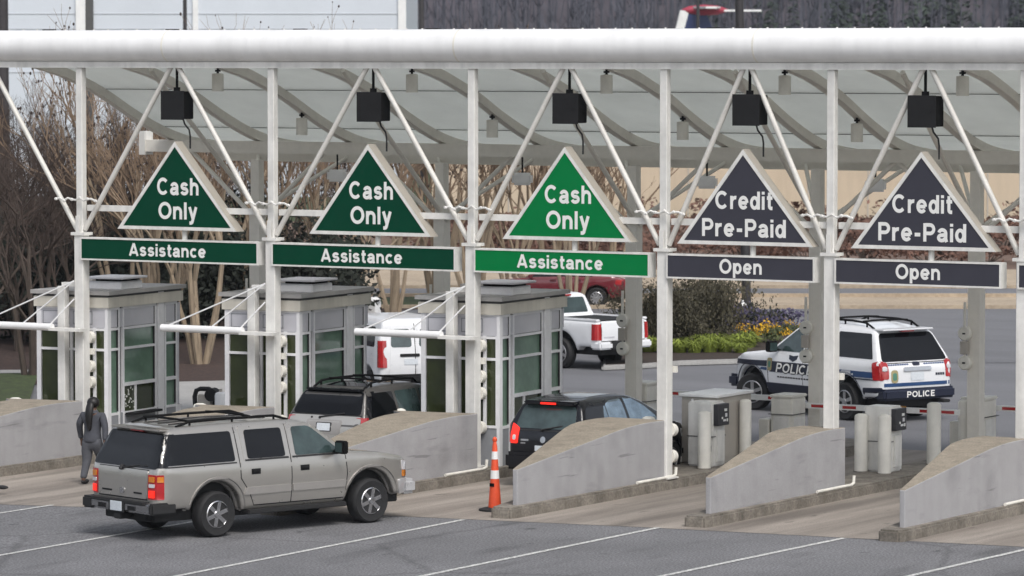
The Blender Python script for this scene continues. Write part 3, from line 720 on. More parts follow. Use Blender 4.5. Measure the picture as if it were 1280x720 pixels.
def ticket(x, y, lab):
    t = thing('ticket_machine', lab, 'ticket machine', (x, y, .2), 0, 'white ticket machines')
    mb = MB().bb((-.30, -.22, 0), (.26, .30, 1.26)); mb.bevel(.03, 2); mb.build('cabinet', M['white_steel'], t)
    MB().bb((-.31, -.23, .58), (.27, .31, .595)).build('seam', M['dark_joint'], t)
    MB().bb((.26, -.20, .80), (.37, .26, 1.22)).bevel(.01, 1).build('display_panel', M['screen_grey'], t)
    for k, (yy, zz, wy, wz) in enumerate([(.10, 1.10, .10, .05), (.12, 1.0, .07, .07), (-.04, .95, .04, .04), (.05, .90, .10, .04), (.16, .90, .04, .06)]): MB().box((.374+.001*k, yy, zz), (.012, wy, wz)).build('button', M['alu' if k % 2 else 'letter'], t)
    MB().bb((.26, -.1, .1), (.30, .2, .7)).build('side_door', M['white_steel'], t)
    MB().bb((.0, -.228, .52), (.03, -.221, .66)).bb((.2, -.228, .3), (.23, -.221, .42)).build('lock', M['dark_plastic'], t)
ticket(3.72, 2.55, 'white ticket machine with black display beside the beige metal cabinet')
ticket(7.15, 3.35, 'white ticket machine with black display in the right grey lane')
t = thing('equipment_cabinet', 'beige metal equipment cabinet with white lid behind the left ticket machine', 'cabinet', (3.35, 3.5, .2))
MB().bb((-.36, -.62, .0), (.44, .8, 1.30)).bevel(.012, 1).build('body', M['cabinet'], t)
MB().bb((-.40, -.66, 1.30), (.48, .84, 1.36)).bevel(.01, 1).build('lid', M['white_clean'], t)
MB().bb((.442, -.5, .12), (.452, .66, 1.2)).build('door', M['cabinet'], t)
MB().rod((-.1, -.66, 1.24), (-.1, -.63, 1.24), .025).build('hook', M['white_clean'], t)
def gate(x, y, lab, arm, sign=True, armlen=3.5):
    t = thing('barrier_gate', lab, 'barrier gate', (x, y, .2), 0, 'white barrier gates')
    mb = MB().bb((-.24, -.3, 0), (.24, .3, 1.14)); mb.bb((-.27, -.33, 1.14), (.27, .33, 1.20)); mb.bevel(.02, 2); mb.build('housing', M['bollard'], t)
    MB().bb((.241, -.22, .1), (.25, .22, .75)).bb((-.17, -.318, .30), (.17, -.302, .78)).build('panel', M['white_steel'], t)
    MB().bb((-.28, -.34, .80), (.28, .34, .812)).build('seam', M['dark_joint'], t)
    MB().bb((-.5, -.32, 0), (-.28, .1, .70)).bevel(.015, 1).build('side_box', M['bollard'], t)
    L = armlen
    a = MB().bb((-.1, -.03, -.055), (L, .03, .055)).build('arm', M['reflect_white'], t); a.location = (.1, .36, .95)
    for q in (.25, .95, 2.65, 3.1):
        if q < L-.3: MB().bb((q, -.034, -.03), (q+.30, .034, .03)).build('red_stripe', M['lamp_red'], a)
    if sign:
        s = MB().bb((1.72, -.045, -.095), (2.36, -.036, .085)).build('notice', M['sign_amber'], a)
        me = text_mesh('NO ENTRY', .13, .004, .0, .5); me.transform(Matrix.Translation((2.04, -.048, -.045)) @ Matrix.Rotation(R(90), 4, 'X')); mk('lettering', me, M['black_metal'], a)
dm('sign_amber', (.34, .17, .035), .5)
gate(3.95, 5.6, 'white barrier gate with amber notice on its lowered arm, below the police suv', '')
gate(7.5, 7.0, 'white barrier gate whose arm reaches the right edge of the photo', '', False)
gate(-.1, 6.9, 'white barrier gate behind the rightmost booth, its arm beyond the black hatchback', '', False, 3.2)

# orange channelizer cone
t = thing('traffic_cone', 'tall orange traffic cone with two white bands at the island nose', 'traffic cone', (3.42, -4.95, .005))
MB().lathe([(.29, 0), (.29, .03), (.20, .055), (.12, .06), (.001, .06)], n=24).build('base', M['black_rubber'], t, True)
MB().lathe([(.118, .055), (.118, .07), (.076, .62), (.045, 1.16), (.03, 1.24), (.042, 1.26), (.042, 1.30), (.02, 1.33), (.001, 1.33)], n=24).build('body', M['orange'], t, True)
def cr(z): return .118+(.076-.118)*(z-.07)/.55 if z < .62 else .076+(.045-.076)*(z-.62)/.54
for z0, z1 in ((.58, .73), (.93, 1.07)):
    MB().lathe([(cr(z0)+.001, z0), (cr(z0)+.004, z0), (cr(z1)+.004, z1), (cr(z1)+.001, z1)], n=24).build('reflective_band', M['reflect_white'], t, True)
MB().bb((-.05, -.102, .44), (.04, -.088, .5)).build('stencil', M['black_metal'], t)

# ------------------------------------------------------------------ vehicles
def arc(cx, cz, r, a0, a1, n=12): return [(cx+r*math.cos(R(a0+(a1-a0)*i/n)), cz+r*math.sin(R(a0+(a1-a0)*i/n))) for i in range(n+1)]
def round_poly(p, r, n=3):
    out = []
    N = len(p)
    for i in range(N):
        a, b, c = Vector(p[i-1]), Vector(p[i]), Vector(p[(i+1) % N])
        u = (a-b); v = (c-b); q = min(r, u.length*.45, v.length*.45)
        p0 = b+u.normalized()*q; p1 = b+v.normalized()*q
        for k in range(n+1):
            t = k/n; out.append(tuple(p0*(1-t)**2+b*2*t*(1-t)+p1*t*t))
    return out
class Car:
    """x forward, y left, z up, origin on the ground under the rear axle"""
    def __init__(s, name, label, loc, heading, side, cs, plan, paint, vox=.028, cat='car', smooth=26, sc=1):
        s.t = thing(name, label, cat, (loc[0], loc[1], gz(*loc[:2])+(loc[2] if len(loc) > 2 else 0)), R(heading)); s.t.scale = (sc,)*3
        a = MB().prism([(x, -2, z) for x, z in side], (0, 4, 0)).build('a', M[paint])
        prof = [(-w, z) for w, z in cs] + [(w, z) for w, z in cs[::-1]]
        b = MB().prism([(-5, y, z) for y, z in prof], (14, 0, 0)).build('b', M[paint])
        pl = [(x, -w) for x, w in plan] + [(x, w) for x, w in plan[::-1]]
        c = MB().prism([(x, y, -1) for x, y in pl], (0, 0, 4)).build('c', M[paint])
        for o in (b, c):
            m = a.modifiers.new('i', 'BOOLEAN'); m.operation = 'INTERSECT'; m.object = o; m.solver = 'EXACT'
        m = a.modifiers.new('r', 'REMESH'); m.mode = 'VOXEL'; m.voxel_size = vox
        m = a.modifiers.new('s', 'SMOOTH'); m.iterations = smooth; m.factor = .5
        me = evalmesh(a)
        for o in (a, b, c): bpy.data.objects.remove(o)
        me.materials.clear(); s.paint = M[paint]
        s.body = mk('body', me, s.paint, s.t); me.polygons.foreach_set('use_smooth', [True]*len(me.polygons))
        s.bvh = BVHTree.FromPolygons([v.co for v in me.vertices], [p.vertices for p in me.polygons])
    def hit(s, axis, sgn, u, v):
        if axis == 'y': o, d = Vector((u, 4*sgn, v)), Vector((0, -sgn, 0))
        elif axis == 'd': d = Vector((1, -sgn, 0)).normalized(); o = Vector((1, sgn, 0)).normalized()*u - d*6 + Vector((0, 0, v))
        elif axis == 'x': o, d = Vector((9*sgn, u, v)), Vector((-sgn, 0, 0))
        else: o, d = Vector((u, v, 5)), Vector((0, 0, -1))
        h = s.bvh.ray_cast(o, d)
        if h[0] is None:
            q = Vector((u, .8*sgn, v)) if axis == 'y' else Vector((-1.2 if sgn < 0 else 4.2, u, v)) if axis == 'x' else Vector((u, v, 1.8))
            h = s.bvh.find_nearest(q)
        return h[0], h[1]
    def patch(s, name, poly, m, axis='y', sgn=-1, off=.006, thick=.02, rad=.04, parent=None, grid=.14):
        if rad: poly = round_poly(poly, rad)
        bm = bmesh.new(); f = bm.faces.new([bm.verts.new((p[0], p[1], 0)) for p in poly])
        for ax in (0, 1):
            lo = min(p[ax] for p in poly); hi = max(p[ax] for p in poly); k = lo+grid
            while k < hi-1e-4:
                co = Vector((0, 0, 0)); co[ax] = k; no = Vector((0, 0, 0)); no[ax] = 1
                bmesh.ops.bisect_plane(bm, geom=bm.verts[:]+bm.edges[:]+bm.faces[:], plane_co=co, plane_no=no); k += grid
        bmesh.ops.triangulate(bm, faces=bm.faces[:])
        back = {}
        fs = bm.faces[:]; bnd = [e for e in bm.edges if len(e.link_faces) == 1]
        tmp = {}
        for v in bm.verts[:]: tmp[v] = s.hit(axis, sgn, v.co.x, v.co.y)
        for v, (p, n) in tmp.items(): back[v] = bm.verts.new(p-n*thick)
        for f in fs: bm.faces.new([back[v] for v in f.verts][::-1])
        for e in bnd: a, b = e.verts; bm.faces.new((a, b, back[b], back[a]))
        for v, (p, n) in tmp.items(): v.co = p+n*off
        bmesh.ops.recalc_face_normals(bm, faces=bm.faces[:])
        me = bpy.data.meshes.new(name); bm.to_mesh(me); bm.free()
        return mk(name, me, M[m] if isinstance(m, str) else m, parent or s.t, True)
    def sides(s, name, poly, m, sg=(-1, 1), **k): return [s.patch(name, poly, m, 'y', q, **k) for q in sg]
    def strip(s, name, pts, w, m, axis='y', sgn=-1, off=.004, **k):
        """thin line following points"""
        L = []; Rr = []
        for i, p in enumerate(pts):
            a = Vector(pts[max(0, i-1)]); b = Vector(pts[min(len(pts)-1, i+1)]); d = (b-a).normalized(); nn = Vector((-d.y, d.x))*w/2
            L.append(tuple(Vector(p)+nn)); Rr.append(tuple(Vector(p)-nn))
        return s.patch(name, L+Rr[::-1], m, axis, sgn, off, .01, 0, **k)
    def wheels(s, xr, xf, r, w, half, rim='rim', spokes=6, steer=0, rimr=.62, twin=False):
        for x in (xr, xf):
            for q in (-1, 1):
                prof = [(r*.64, -w/2+.02), (r*.9, -w/2), (r*.975, -w/2+.03), (r, -w*.3), (r, w*.3), (r*.975, w/2-.03), (r*.9, w/2), (r*.64, w/2-.02)]
                ty = MB().lathe(prof, (0, 0, 0), 'Y', 36)
                for k in range(60):  # tread blocks
                    a = 2*math.pi*k/60; ty.box((r*.995*math.cos(a), 0, r*.995*math.sin(a)), (.012, w*.62, .02), M=None) if False else None
                wh = ty.build('wheel', M['black_rubber'], s.t, True); wh.location = (x, q*half, r)
                if x == xf: wh.rotation_euler = (0, 0, R(steer))
                R0 = r*.60
                mb = MB().lathe([(R0, -.02), (R0, .05), (R0*.93, .06), (R0*.88, .0), (R0*.3, -.02), (.001, -.02)], (0, 0, 0), 'Y', 30)
                for k in range(spokes):
                    a = 2*math.pi*k/spokes+.3; c0, s0 = math.cos(a), math.sin(a)
                    mb.bar((R0*.15*c0, .03, R0*.15*s0), (R0*.9*c0, .035, R0*.9*s0), R0*.30, .03, up=(0, 1, 0))
                mb.lathe([(R0*.26, .03), (R0*.24, .065), (.001, .07)], (0, 0, 0), 'Y', 16)
                off = w/2-.06
                for v in mb.bm.verts: v.co.y = q*(v.co.y+off)
                bmesh.ops.recalc_face_normals(mb.bm, faces=mb.bm.faces[:])
                mb.build('rim', M[rim], wh, True)
                dk = MB().lathe([(R0*.88, off+.002), (.001, off+.004)], (0, 0, 0), 'Y', 30)
                for v in dk.bm.verts: v.co.y = q*v.co.y
                dk.build('brake_disc', M['dark_plastic'], wh)
    def box(s, name, a, c, m, parent=None, bev=.015):
        mb = MB().bb(a, c)
        if bev: mb.bevel(bev, 2)
        return mb.build(name, M[m] if isinstance(m, str) else m, parent or s.t, True)
    def handle(s, x, z, q, m, parent=None, w=.17):
        p, n = s.hit('y', q, x, z)
        d = MB().bb((x-w*.55, p.y-.012, z-.05), (x+w*.55, p.y+.006*q, z+.045)).build('handle_recess', M['dark_plastic'], parent or s.t)
        y = p.y+q*.022
        mb = MB().bb((x-w/2, y-.016, z-.018), (x+w/2, y+.016, z+.022)); mb.bevel(.012, 2); return mb.build('door_handle', M[m] if isinstance(m, str) else m, parent or s.t, True)
    def mirror(s, x, z, m, w=.22, h=.2):
        for q in (-1, 1):
            p, n = s.hit('y', q, x, z)
            mb = MB().bb((x-.02, min(p.y, p.y+q*.3), z-.03), (x+.05, max(p.y, p.y+q*.3), z+.02)); mb.bb((x-.06, p.y+q*.10, z-.04), (x+.07, p.y+q*(.10+w), z-.04+h)); mb.bevel(.02, 2)
            o = mb.build('wing_mirror', M[m] if isinstance(m, str) else m, s.t, True)
            MB().bb((x-.068, p.y+q*.13, z-.01), (x-.058, p.y+q*(.07+w), z-.07+h)).build('mirror_glass', M['car_glass_light'], o)
    def rails(s, x0, x1, y, z, m='black_metal', cross=(), h=.07):
        for q in (-1, 1):
            pts = []
            for i in range(9):
                x = x0+(x1-x0)*i/8; pts.append((x, q*y, s.hit('z', 1, x, q*y)[0].z+(h if 0 < i < 8 else .0)))
            mb = MB().tube(pts, .022, 8)
            for i in (1, 4, 7): mb.rod((pts[i][0], pts[i][1], pts[i][2]-h-.02), pts[i], .02)
            mb.build('roof_rail', M[m], s.t, True)
        for x in cross:
            zz = s.hit('z', 1, x, q*y)[0].z+h+.012
            MB().tube([(x, -y, zz), (x, -y*.5, zz+.015), (x, y*.5, zz+.015), (x, y, zz)], .02, 8).build('crossbar', M[m], s.t, True)
    def text(s, st, size, bold, width, axis, sgn, u, v, m, off=.012, shear=0, name='lettering', ex=.0):
        me = glyph_mesh(st, size, width, bold, shear)
        for w in me.vertices:
            if axis == 'y': uu = u-w.co.x if sgn > 0 else u+w.co.x
            else: uu = u-w.co.x if sgn < 0 else u+w.co.x
            if axis == 'x' and sgn < 0: uu = u-w.co.x
            p, n = s.hit(axis, sgn, uu, v+w.co.y); w.co = p+n*off
        return mk(name, me, M[m], s.t)
    def lamp(s, q, xin, yin, z0, z1, m='lamp_red'):
        zm = (z0+z1)/2; yb = s.hit('y', q, xin, zm)[0].y; xb = s.hit('x', -1, yin*q, zm)[0].x
        xt = s.hit('x', -1, yin*q, z1)[0].x; yt = s.hit('y', q, xin, z1)[0].y; xl = s.hit('x', -1, yin*q, z0)[0].x; yl = s.hit('y', q, xin, z0)[0].y
        e = .012; c = .07
        def ring(x, y, z): return [(x-e, yin*q, z), (x-e, y-c*q, z), (x+c*.3-e, y-c*.3*q, z), (x+c-e, y+e*q, z), (xin, y+e*q, z), (xin, yin*q, z)]
        bm = bmesh.new(); A = [bm.verts.new(p) for p in ring(xl, yl, z0)]; B = [bm.verts.new(p) for p in ring(xt, yt, z1)]; n = len(A)
        for i in range(n): bm.faces.new((A[i], A[(i+1) % n], B[(i+1) % n], B[i]))
        bm.faces.new(A[::-1]); bm.faces.new(B); bmesh.ops.recalc_face_normals(bm, faces=bm.faces[:])
        me = bpy.data.meshes.new('tail_light'); bm.to_mesh(me); bm.free(); return mk('tail_light', me, M[m], s.t)
    def under(s, x0, x1, y, z0, z1): return s.box('chassis', (x0, -y, z0), (x1, y, z1), 'black_rubber')

# ---- silver full-size suv in front of the islands
def suburban():
    side = [(-1.22, .52), (-1.23, .75), (-1.22, 1.14), (-1.16, 1.24), (-.93, 1.74), (-.82, 1.83), (-.5, 1.87), (.6, 1.895), (1.5, 1.88), (1.95, 1.84), (2.15, 1.77), (2.78, 1.30), (2.95, 1.26), (3.6, 1.20), (4.05, 1.11), (4.22, 1.0), (4.27, .8), (4.26, .55), (4.1, .46), (3.84, .46)]
    side += arc(3.3, .42, .52, 8, 172, 14) + [(2.74, .40), (.56, .40)] + arc(0, .42, .52, 5, 175, 14) + [(-.62, .52)]
    cs = [(.88, .3), (.955, .5), (.985, .7), (1.0, .95), (.985, 1.15), (.945, 1.27), (.80, 1.70), (.745, 1.82), (.66, 1.88), (.40, 1.92)]
    plan = [(-1.23, .85), (-1.17, .93), (-1.0, .985), (-.6, 1.0), (3.3, 1.0), (3.8, .97), (4.05, .92), (4.19, .82), (4.26, .66), (4.28, .3)]
    c = Car('suv', 'large silver grey suv with roof rack crossing the painted lines in front of the islands', (.56, -10.62), 71.5, side, cs, plan, 'pewter', sc=1.02)
    c.under(-1.1, 4.1, .70, .30, .9)
    c.wheels(0, 3.3, .385, .27, .86, 'chrome', 6)
    for q in (-1, 1):
        for x in (0, 3.3):
            o = arc(x, .42, .60, -4, 184, 18); i = arc(x, .42, .505, 184, -4, 18)
            c.patch('arch_flare', o+i, 'pewter_trim', 'y', q, .022, .02, 0, grid=.3)
        rd = c.patch('door', [(.50, 1.24), (1.55, 1.24), (1.55, .50), (.78, .50), (.66, .74), (.50, .95)], 'pewter', 'y', q, .006, .02, .03)
        fd = c.patch('door', [(1.57, 1.24), (2.72, 1.24), (2.74, .9), (2.70, .50), (1.57, .50)], 'pewter', 'y', q, .006, .02, .03)
        c.patch('window_frame', [(.58, 1.23), (1.555, 1.23), (1.555, 1.80), (.58, 1.80)], 'pewter', 'y', q, .006, .02, .03, rd)
        c.patch('window', [(.66, 1.27), (1.46, 1.27), (1.46, 1.745), (.68, 1.745)], 'car_glass', 'y', q, .011, .02, .05, rd)
        c.patch('window_frame', [(1.575, 1.23), (2.80, 1.23), (2.16, 1.77), (2.05, 1.80), (1.575, 1.80)], 'pewter', 'y', q, .006, .02, .03, fd)
        c.patch('window', [(1.67, 1.27), (2.62, 1.27), (2.60, 1.32), (2.12, 1.70), (2.02, 1.745), (1.68, 1.745)], 'car_glass_light', 'y', q, .011, .02, .05, fd)
        c.patch('quarter_window', [(-1.09, 1.25), (.40, 1.25), (.40, 1.745), (-.86, 1.745)], 'car_glass', 'y', q, .008, .02, .05)
        c.strip('belt_trim', [(-1.05, 1.225), (.42, 1.225)], .02, 'black_rubber', 'y', q, .010)
        c.strip('belt_trim', [(.60, 1.25), (1.52, 1.25)], .03, 'black_rubber', 'y', q, .012); c.strip('belt_trim', [(1.60, 1.25), (2.72, 1.25)], .03, 'black_rubber', 'y', q, .012)
        c.patch('side_moulding', [(.55, .68), (1.54, .68), (1.54, .80), (.6, .80)], 'pewter_trim', 'y', q, .025, .02, .02, rd)
        c.patch('side_moulding', [(1.58, .68), (2.71, .68), (2.73, .80), (1.58, .80)], 'pewter_trim', 'y', q, .025, .02, .02, fd)
        for x0 in ((.47, .485), ):
            c.strip('door_gap', [(.485, 1.80), (.485, .96), (.66, .73), (.78, .485), (2.72, .485), (2.76, .9), (2.73, 1.24)], .018, 'black_rubber', 'y', q, .003)
            c.strip('door_gap', [(1.562, 1.80), (1.562, .49)], .018, 'black_rubber', 'y', q, .003)
        c.handle(.80, 1.06, q, 'dark_plastic', rd); c.handle(1.84, 1.06, q, 'dark_plastic', fd)
        c.box('running_board', (.62, q*.80 if q > 0 else -1.03, .34), (2.72, 1.03 if q > 0 else -.80, .42), 'black_rubber')
        c.patch('tail_light', [(-1.19, .70), (-1.08, .70), (-1.08, 1.11), (-1.19, 1.11)], 'lamp_red', 'y', q, .012, .03, .02)
        a, b = (.72, .90) if q > 0 else (-.90, -.72)
        tl = c.patch('tail_light', [(a, .70), (b, .70), (b, 1.11), (a, 1.11)], 'lamp_red', 'x', -1, .014, .03, .02)
        c.patch('indicator', [(a+.03, .99), (b-.03, .99), (b-.03, 1.08), (a+.03, 1.08)], 'lamp_amber', 'x', -1, .022, .02, .01, tl)
        c.patch('reversing_light', [(a+.03, .90), (b-.03, .90), (b-.03, .96), (a+.03, .96)], 'lamp_clear', 'x', -1, .022, .02, .01, tl)
        c.patch('brake_light', [(a+.03, .73), (b-.03, .73), (b-.03, .85), (a+.03, .85)], 'lamp_lit', 'x', -1, .022, .02, .01, tl)
        c.patch('indicator', [(-1.18, .99), (-1.09, .99), (-1.09, 1.08), (-1.18, 1.08)], 'lamp_amber', 'y', q, .020, .02, .01)
        c.patch('headlight', [(4.0, .88), (4.22, .86), (4.22, 1.0), (4.0, 1.04)], 'lamp_clear', 'y', q, .015, .03, .02)
        c.patch('indicator', [(4.02, .76), (4.22, .75), (4.22, .85), (4.02, .87)], 'lamp_amber', 'y', q, .013, .03, .02)
        c.patch('bumper_end', [(3.92, .48), (4.24, .50), (4.24, .72), (3.92, .72)], 'bumper_bright', 'y', q, .03, .03, .03)
        a, b = (.35, .88) if q > 0 else (-.88, -.35)
        c.patch('headlight', [(a, .86), (b, .86), (b, 1.0), (a, 1.0)], 'lamp_clear', 'x', 1, .013, .03, .02)
    # rear: glass that wraps, tailgate, bumper, plate, hitch, wiper
    c.patch('rear_window', [(-.90, 1.20), (.90, 1.20), (.755, 1.76), (-.755, 1.76)], 'car_glass', 'x', -1, .010, .02, .07)
    for q in (-1, 1): c.patch('window_pillar', [(-.27, 1.22), (-.03, 1.22), (.02, 1.755), (-.16, 1.755)], 'car_glass', 'd', q, .007, .02, .01, grid=.06)
    g = c.patch('tailgate', [(-.68, .70), (.68, .70), (.70, 1.17), (-.70, 1.17)], 'pewter', 'x', -1, .012, .02, .04)
    c.strip('tailgate_gap', [(-.70, 1.175), (.70, 1.175)], .02, 'black_rubber', 'x', -1, .006); c.strip('tailgate_gap', [(-.69, .69), (.69, .69)], .025, 'black_rubber', 'x', -1, .006)
    c.patch('latch', [(-.06, .76), (.06, .76), (.06, .85), (-.06, .85)], 'chrome', 'x', -1, .03, .02, .03, g)
    c.patch('badge', [(-.55, .77), (-.32, .77), (-.32, .80), (-.55, .80)], 'dark_plastic', 'x', -1, .016, .01, 0, g); c.patch('badge', [(.30, .77), (.58, .77), (.58, .80), (.30, .80)], 'dark_plastic', 'x', -1, .016, .01, 0, g)
    bm = MB().bb((-1.36, -.96, .46), (-1.0, .96, .64)); bm.bevel(.04, 3); bo = bm.build('rear_bumper', M['chrome_dull'], c.t, True)
    c.box('bumper_step', (-1.37, -.75, .60), (-1.05, .75, .655), 'black_rubber', bo)
    for q in (-1, 1): c.box('bumper_cap', (-1.37, q*.80-.09, .45), (-.85, q*.80+.2*q+.0, .65), 'black_rubber', bo, .03) if q < 0 or True else None
    p = c.box('license_plate', (-1.385, -.16, .47), (-1.37, .16, .63), 'plate', bo, .004)
    c.box('plate_recess', (-1.372, -.22, .45), (-1.362, .22, .645), 'black_rubber', bo, 0)
    for q in (-.42, .42): c.box('bumper_slot', (-1.372, q-.10, .50), (-1.362, q+.10, .57), 'dark_plastic', bo, 0)
    c.box('tow_hitch', (-1.36, -.10, .33), (-1.0, .10, .44), 'black_rubber'); c.box('exhaust', (-1.2, -.65, .33), (-.7, -.57, .41), 'dark_plastic')
    mb = MB(); zz = 1.215; a = c.hit('x', -1, .05, 1.18)[0]; b = c.hit('x', -1, -.42, 1.30)[0]
    mb.rod((a.x-.03, .05, 1.18), (b.x-.04, -.42, 1.24), .014).rod((a.x-.05, .05, 1.15), (a.x, .05, 1.22), .035).rod((b.x-.03, -.15, 1.22), (b.x-.045, -.62, 1.245), .01); mb.build('rear_wiper', M['black_rubber'], c.t)
    p = c.hit('z', 1, -.78, 0)[0]
    c.box('brake_light', (-.95, -.18, 1.775), (-.88, .18, 1.83), 'lamp_red', None, .01)
    c.box('rear_spoiler', (-.98, -.70, 1.80), (-.60, .70, 1.835), 'pewter', None, .015)
    c.patch('windshield', [(-.72, 1.33), (.72, 1.33), (.62, 1.75), (-.62, 1.75)], 'car_glass_light', 'x', 1, .008, .02, .05)
    c.patch('grille', [(-.33, .80), (.33, .80), (.33, 1.02), (-.33, 1.02)], 'black_metal', 'x', 1, .012, .02, .02)
    c.box('front_bumper', (4.05, -.93, .44), (4.36, .93, .70), 'bumper_bright', None, .06)
    c.strip('hood_gap', [(2.9, -.80), (4.0, -.74)], .02, 'black_rubber', 'z', 1, .003); c.strip('hood_gap', [(2.9, .80), (4.0, .74)], .02, 'black_rubber', 'z', 1, .003)
    c.mirror(2.50, 1.30, 'black_metal', .24, .22)
    c.rails(-.6, 1.75, .62, 1.9, 'black_metal', (-.35, .95), .06)
    for y in (-.3, 0, .3): c.strip('roof_strip', [(-.5, y), (1.5, y)], .04, 'black_rubber', 'z', 1, .012)
    # dim figures of the cabin behind the front side glass
    return c
dm('bumper_bright', (.55, .55, .56), .3, metal=.4, var=.08)
dm('chrome_dull', (.33, .33, .34), .25, metal=.9, var=.1)
suburban()

# ---- grey suv seen over the island, in the lane of the middle booth
def suv2():
    side = [(-.85, .5), (-.88, .75), (-.86, 1.04), (-.80, 1.14), (-.52, 1.60), (-.40, 1.68), (.3, 1.74), (1.1, 1.73), (1.5, 1.66), (2.25, 1.16), (2.5, 1.10), (3.2, 1.02), (3.5, .88), (3.58, .6), (3.5, .4), (3.2, .38)]
    side += arc(2.7, .36, .44, 5, 175, 10) + [(2.2, .32), (.5, .32)] + arc(0, .36, .44, 5, 175, 10) + [(-.5, .42)]
    cs = [(.8, .25), (.89, .45), (.92, .7), (.925, .95), (.88, 1.12), (.70, 1.62), (.62, 1.70), (.45, 1.76)]
    plan = [(-.89, .72), (-.8, .84), (-.6, .91), (-.2, .925), (2.7, .925), (3.2, .86), (3.5, .65), (3.6, .2)]
    c = Car('suv', 'dark glassed grey suv waiting at the middle booth behind an island', (-2.42, -.75), 89, side, cs, plan, 'taupe_dark', sc=1.05)
    c.under(-.75, 3.4, .6, .25, .8); c.wheels(0, 2.7, .35, .23, .78)
    for q in (-1, 1):
        d = c.patch('door', [(.42, 1.10), (1.20, 1.10), (1.20, .45), (.5, .45)], 'taupe_dark', 'y', q); f = c.patch('door', [(1.22, 1.10), (2.2, 1.10), (2.2, .45), (1.22, .45)], 'taupe_dark', 'y', q)
        c.patch('quarter_window', [(-.58, 1.15), (.34, 1.15), (.34, 1.60), (-.32, 1.60)], 'car_glass', 'y', q)
        c.patch('window', [(.42, 1.15), (1.14, 1.15), (1.14, 1.60), (.42, 1.60)], 'car_glass_light', 'y', q, parent=d); c.patch('window', [(1.24, 1.15), (2.08, 1.15), (1.55, 1.56), (1.40, 1.60), (1.24, 1.60)], 'car_glass_light', 'y', q, parent=f)
        c.handle(.6, .98, q, 'paint_silver', d); c.handle(1.4, .98, q, 'paint_silver', f)
        a, b = (.58, .76) if q > 0 else (-.76, -.58)
        c.lamp(q, -.66, .68, .86, 1.18)
        c.patch('headlight', [(3.1, .8), (3.45, .78), (3.42, .92), (3.1, .98)], 'lamp_clear', 'y', q)
    c.patch('rear_window', [(-.76, 1.22), (.76, 1.22), (.66, 1.63), (-.66, 1.63)], 'car_glass', 'x', -1, .009, .02, .08)
    for q in (-1, 1): c.patch('window_pillar', [(-.76, 1.12), (-.5, 1.12), (-.22, 1.63), (-.46, 1.63)], 'paint_black', 'y', q, .005, .02, .01)
    c.strip('tailgate_gap', [(-.78, 1.205), (.78, 1.205)], .025, 'black_rubber', 'x', -1, .006)
    c.patch('tailgate', [(-.80, .67), (.80, .67), (.78, 1.195), (-.78, 1.195)], 'paint_silver', 'x', -1, .008, .02, .04)
    g = c.patch('plate_panel', [(-.36, .86), (.36, .86), (.40, 1.12), (-.40, 1.12)], 'pewter_trim', 'x', -1, .012, .02, .05)
    c.patch('license_plate', [(-.17, .91), (.17, .91), (.17, 1.07), (-.17, 1.07)], 'black_rubber', 'x', -1, .016, .02, .02, g); c.patch('plate_face', [(-.145, .925), (.145, .925), (.145, 1.055), (-.145, 1.055)], 'plate', 'x', -1, .020, .02, .01, g)
    mb = MB(); a = c.hit('x', -1, .0, 1.18)[0]; mb.rod((a.x-.03, .12, 1.17), (a.x+.02, -.4, 1.25), .014).ball((a.x-.03, .12, 1.16), .03, 1).ball((a.x-.03, .3, 1.16), .022, 1); mb.build('rear_wiper', M['black_rubber'], c.t)
    c.box('rear_bumper', (-.97, -.84, .42), (-.6, .84, .66), 'paint_silver', None, .05)
    c.box('front_bumper', (3.3, -.8, .38), (3.66, .8, .62), 'paint_silver', None, .05)
    c.box('rear_spoiler', (-.56, -.62, 1.64), (-.2, .62, 1.68), 'paint_black', None, .02)
    c.patch('windshield', [(-.68, 1.2), (.68, 1.2), (.55, 1.6), (-.55, 1.6)], 'car_glass_light', 'x', 1); c.mirror(2.0, 1.16, 'paint_silver', .18, .16)
    c.patch('sunroof', [(-.15, -.45), (.9, -.45), (.9, .45), (-.15, .45)], 'car_glass', 'z', 1, .004, .02, .08)
    c.rails(-.35, 1.5, .56, 1.7, 'black_metal', (.15, .95), .075)
suv2()

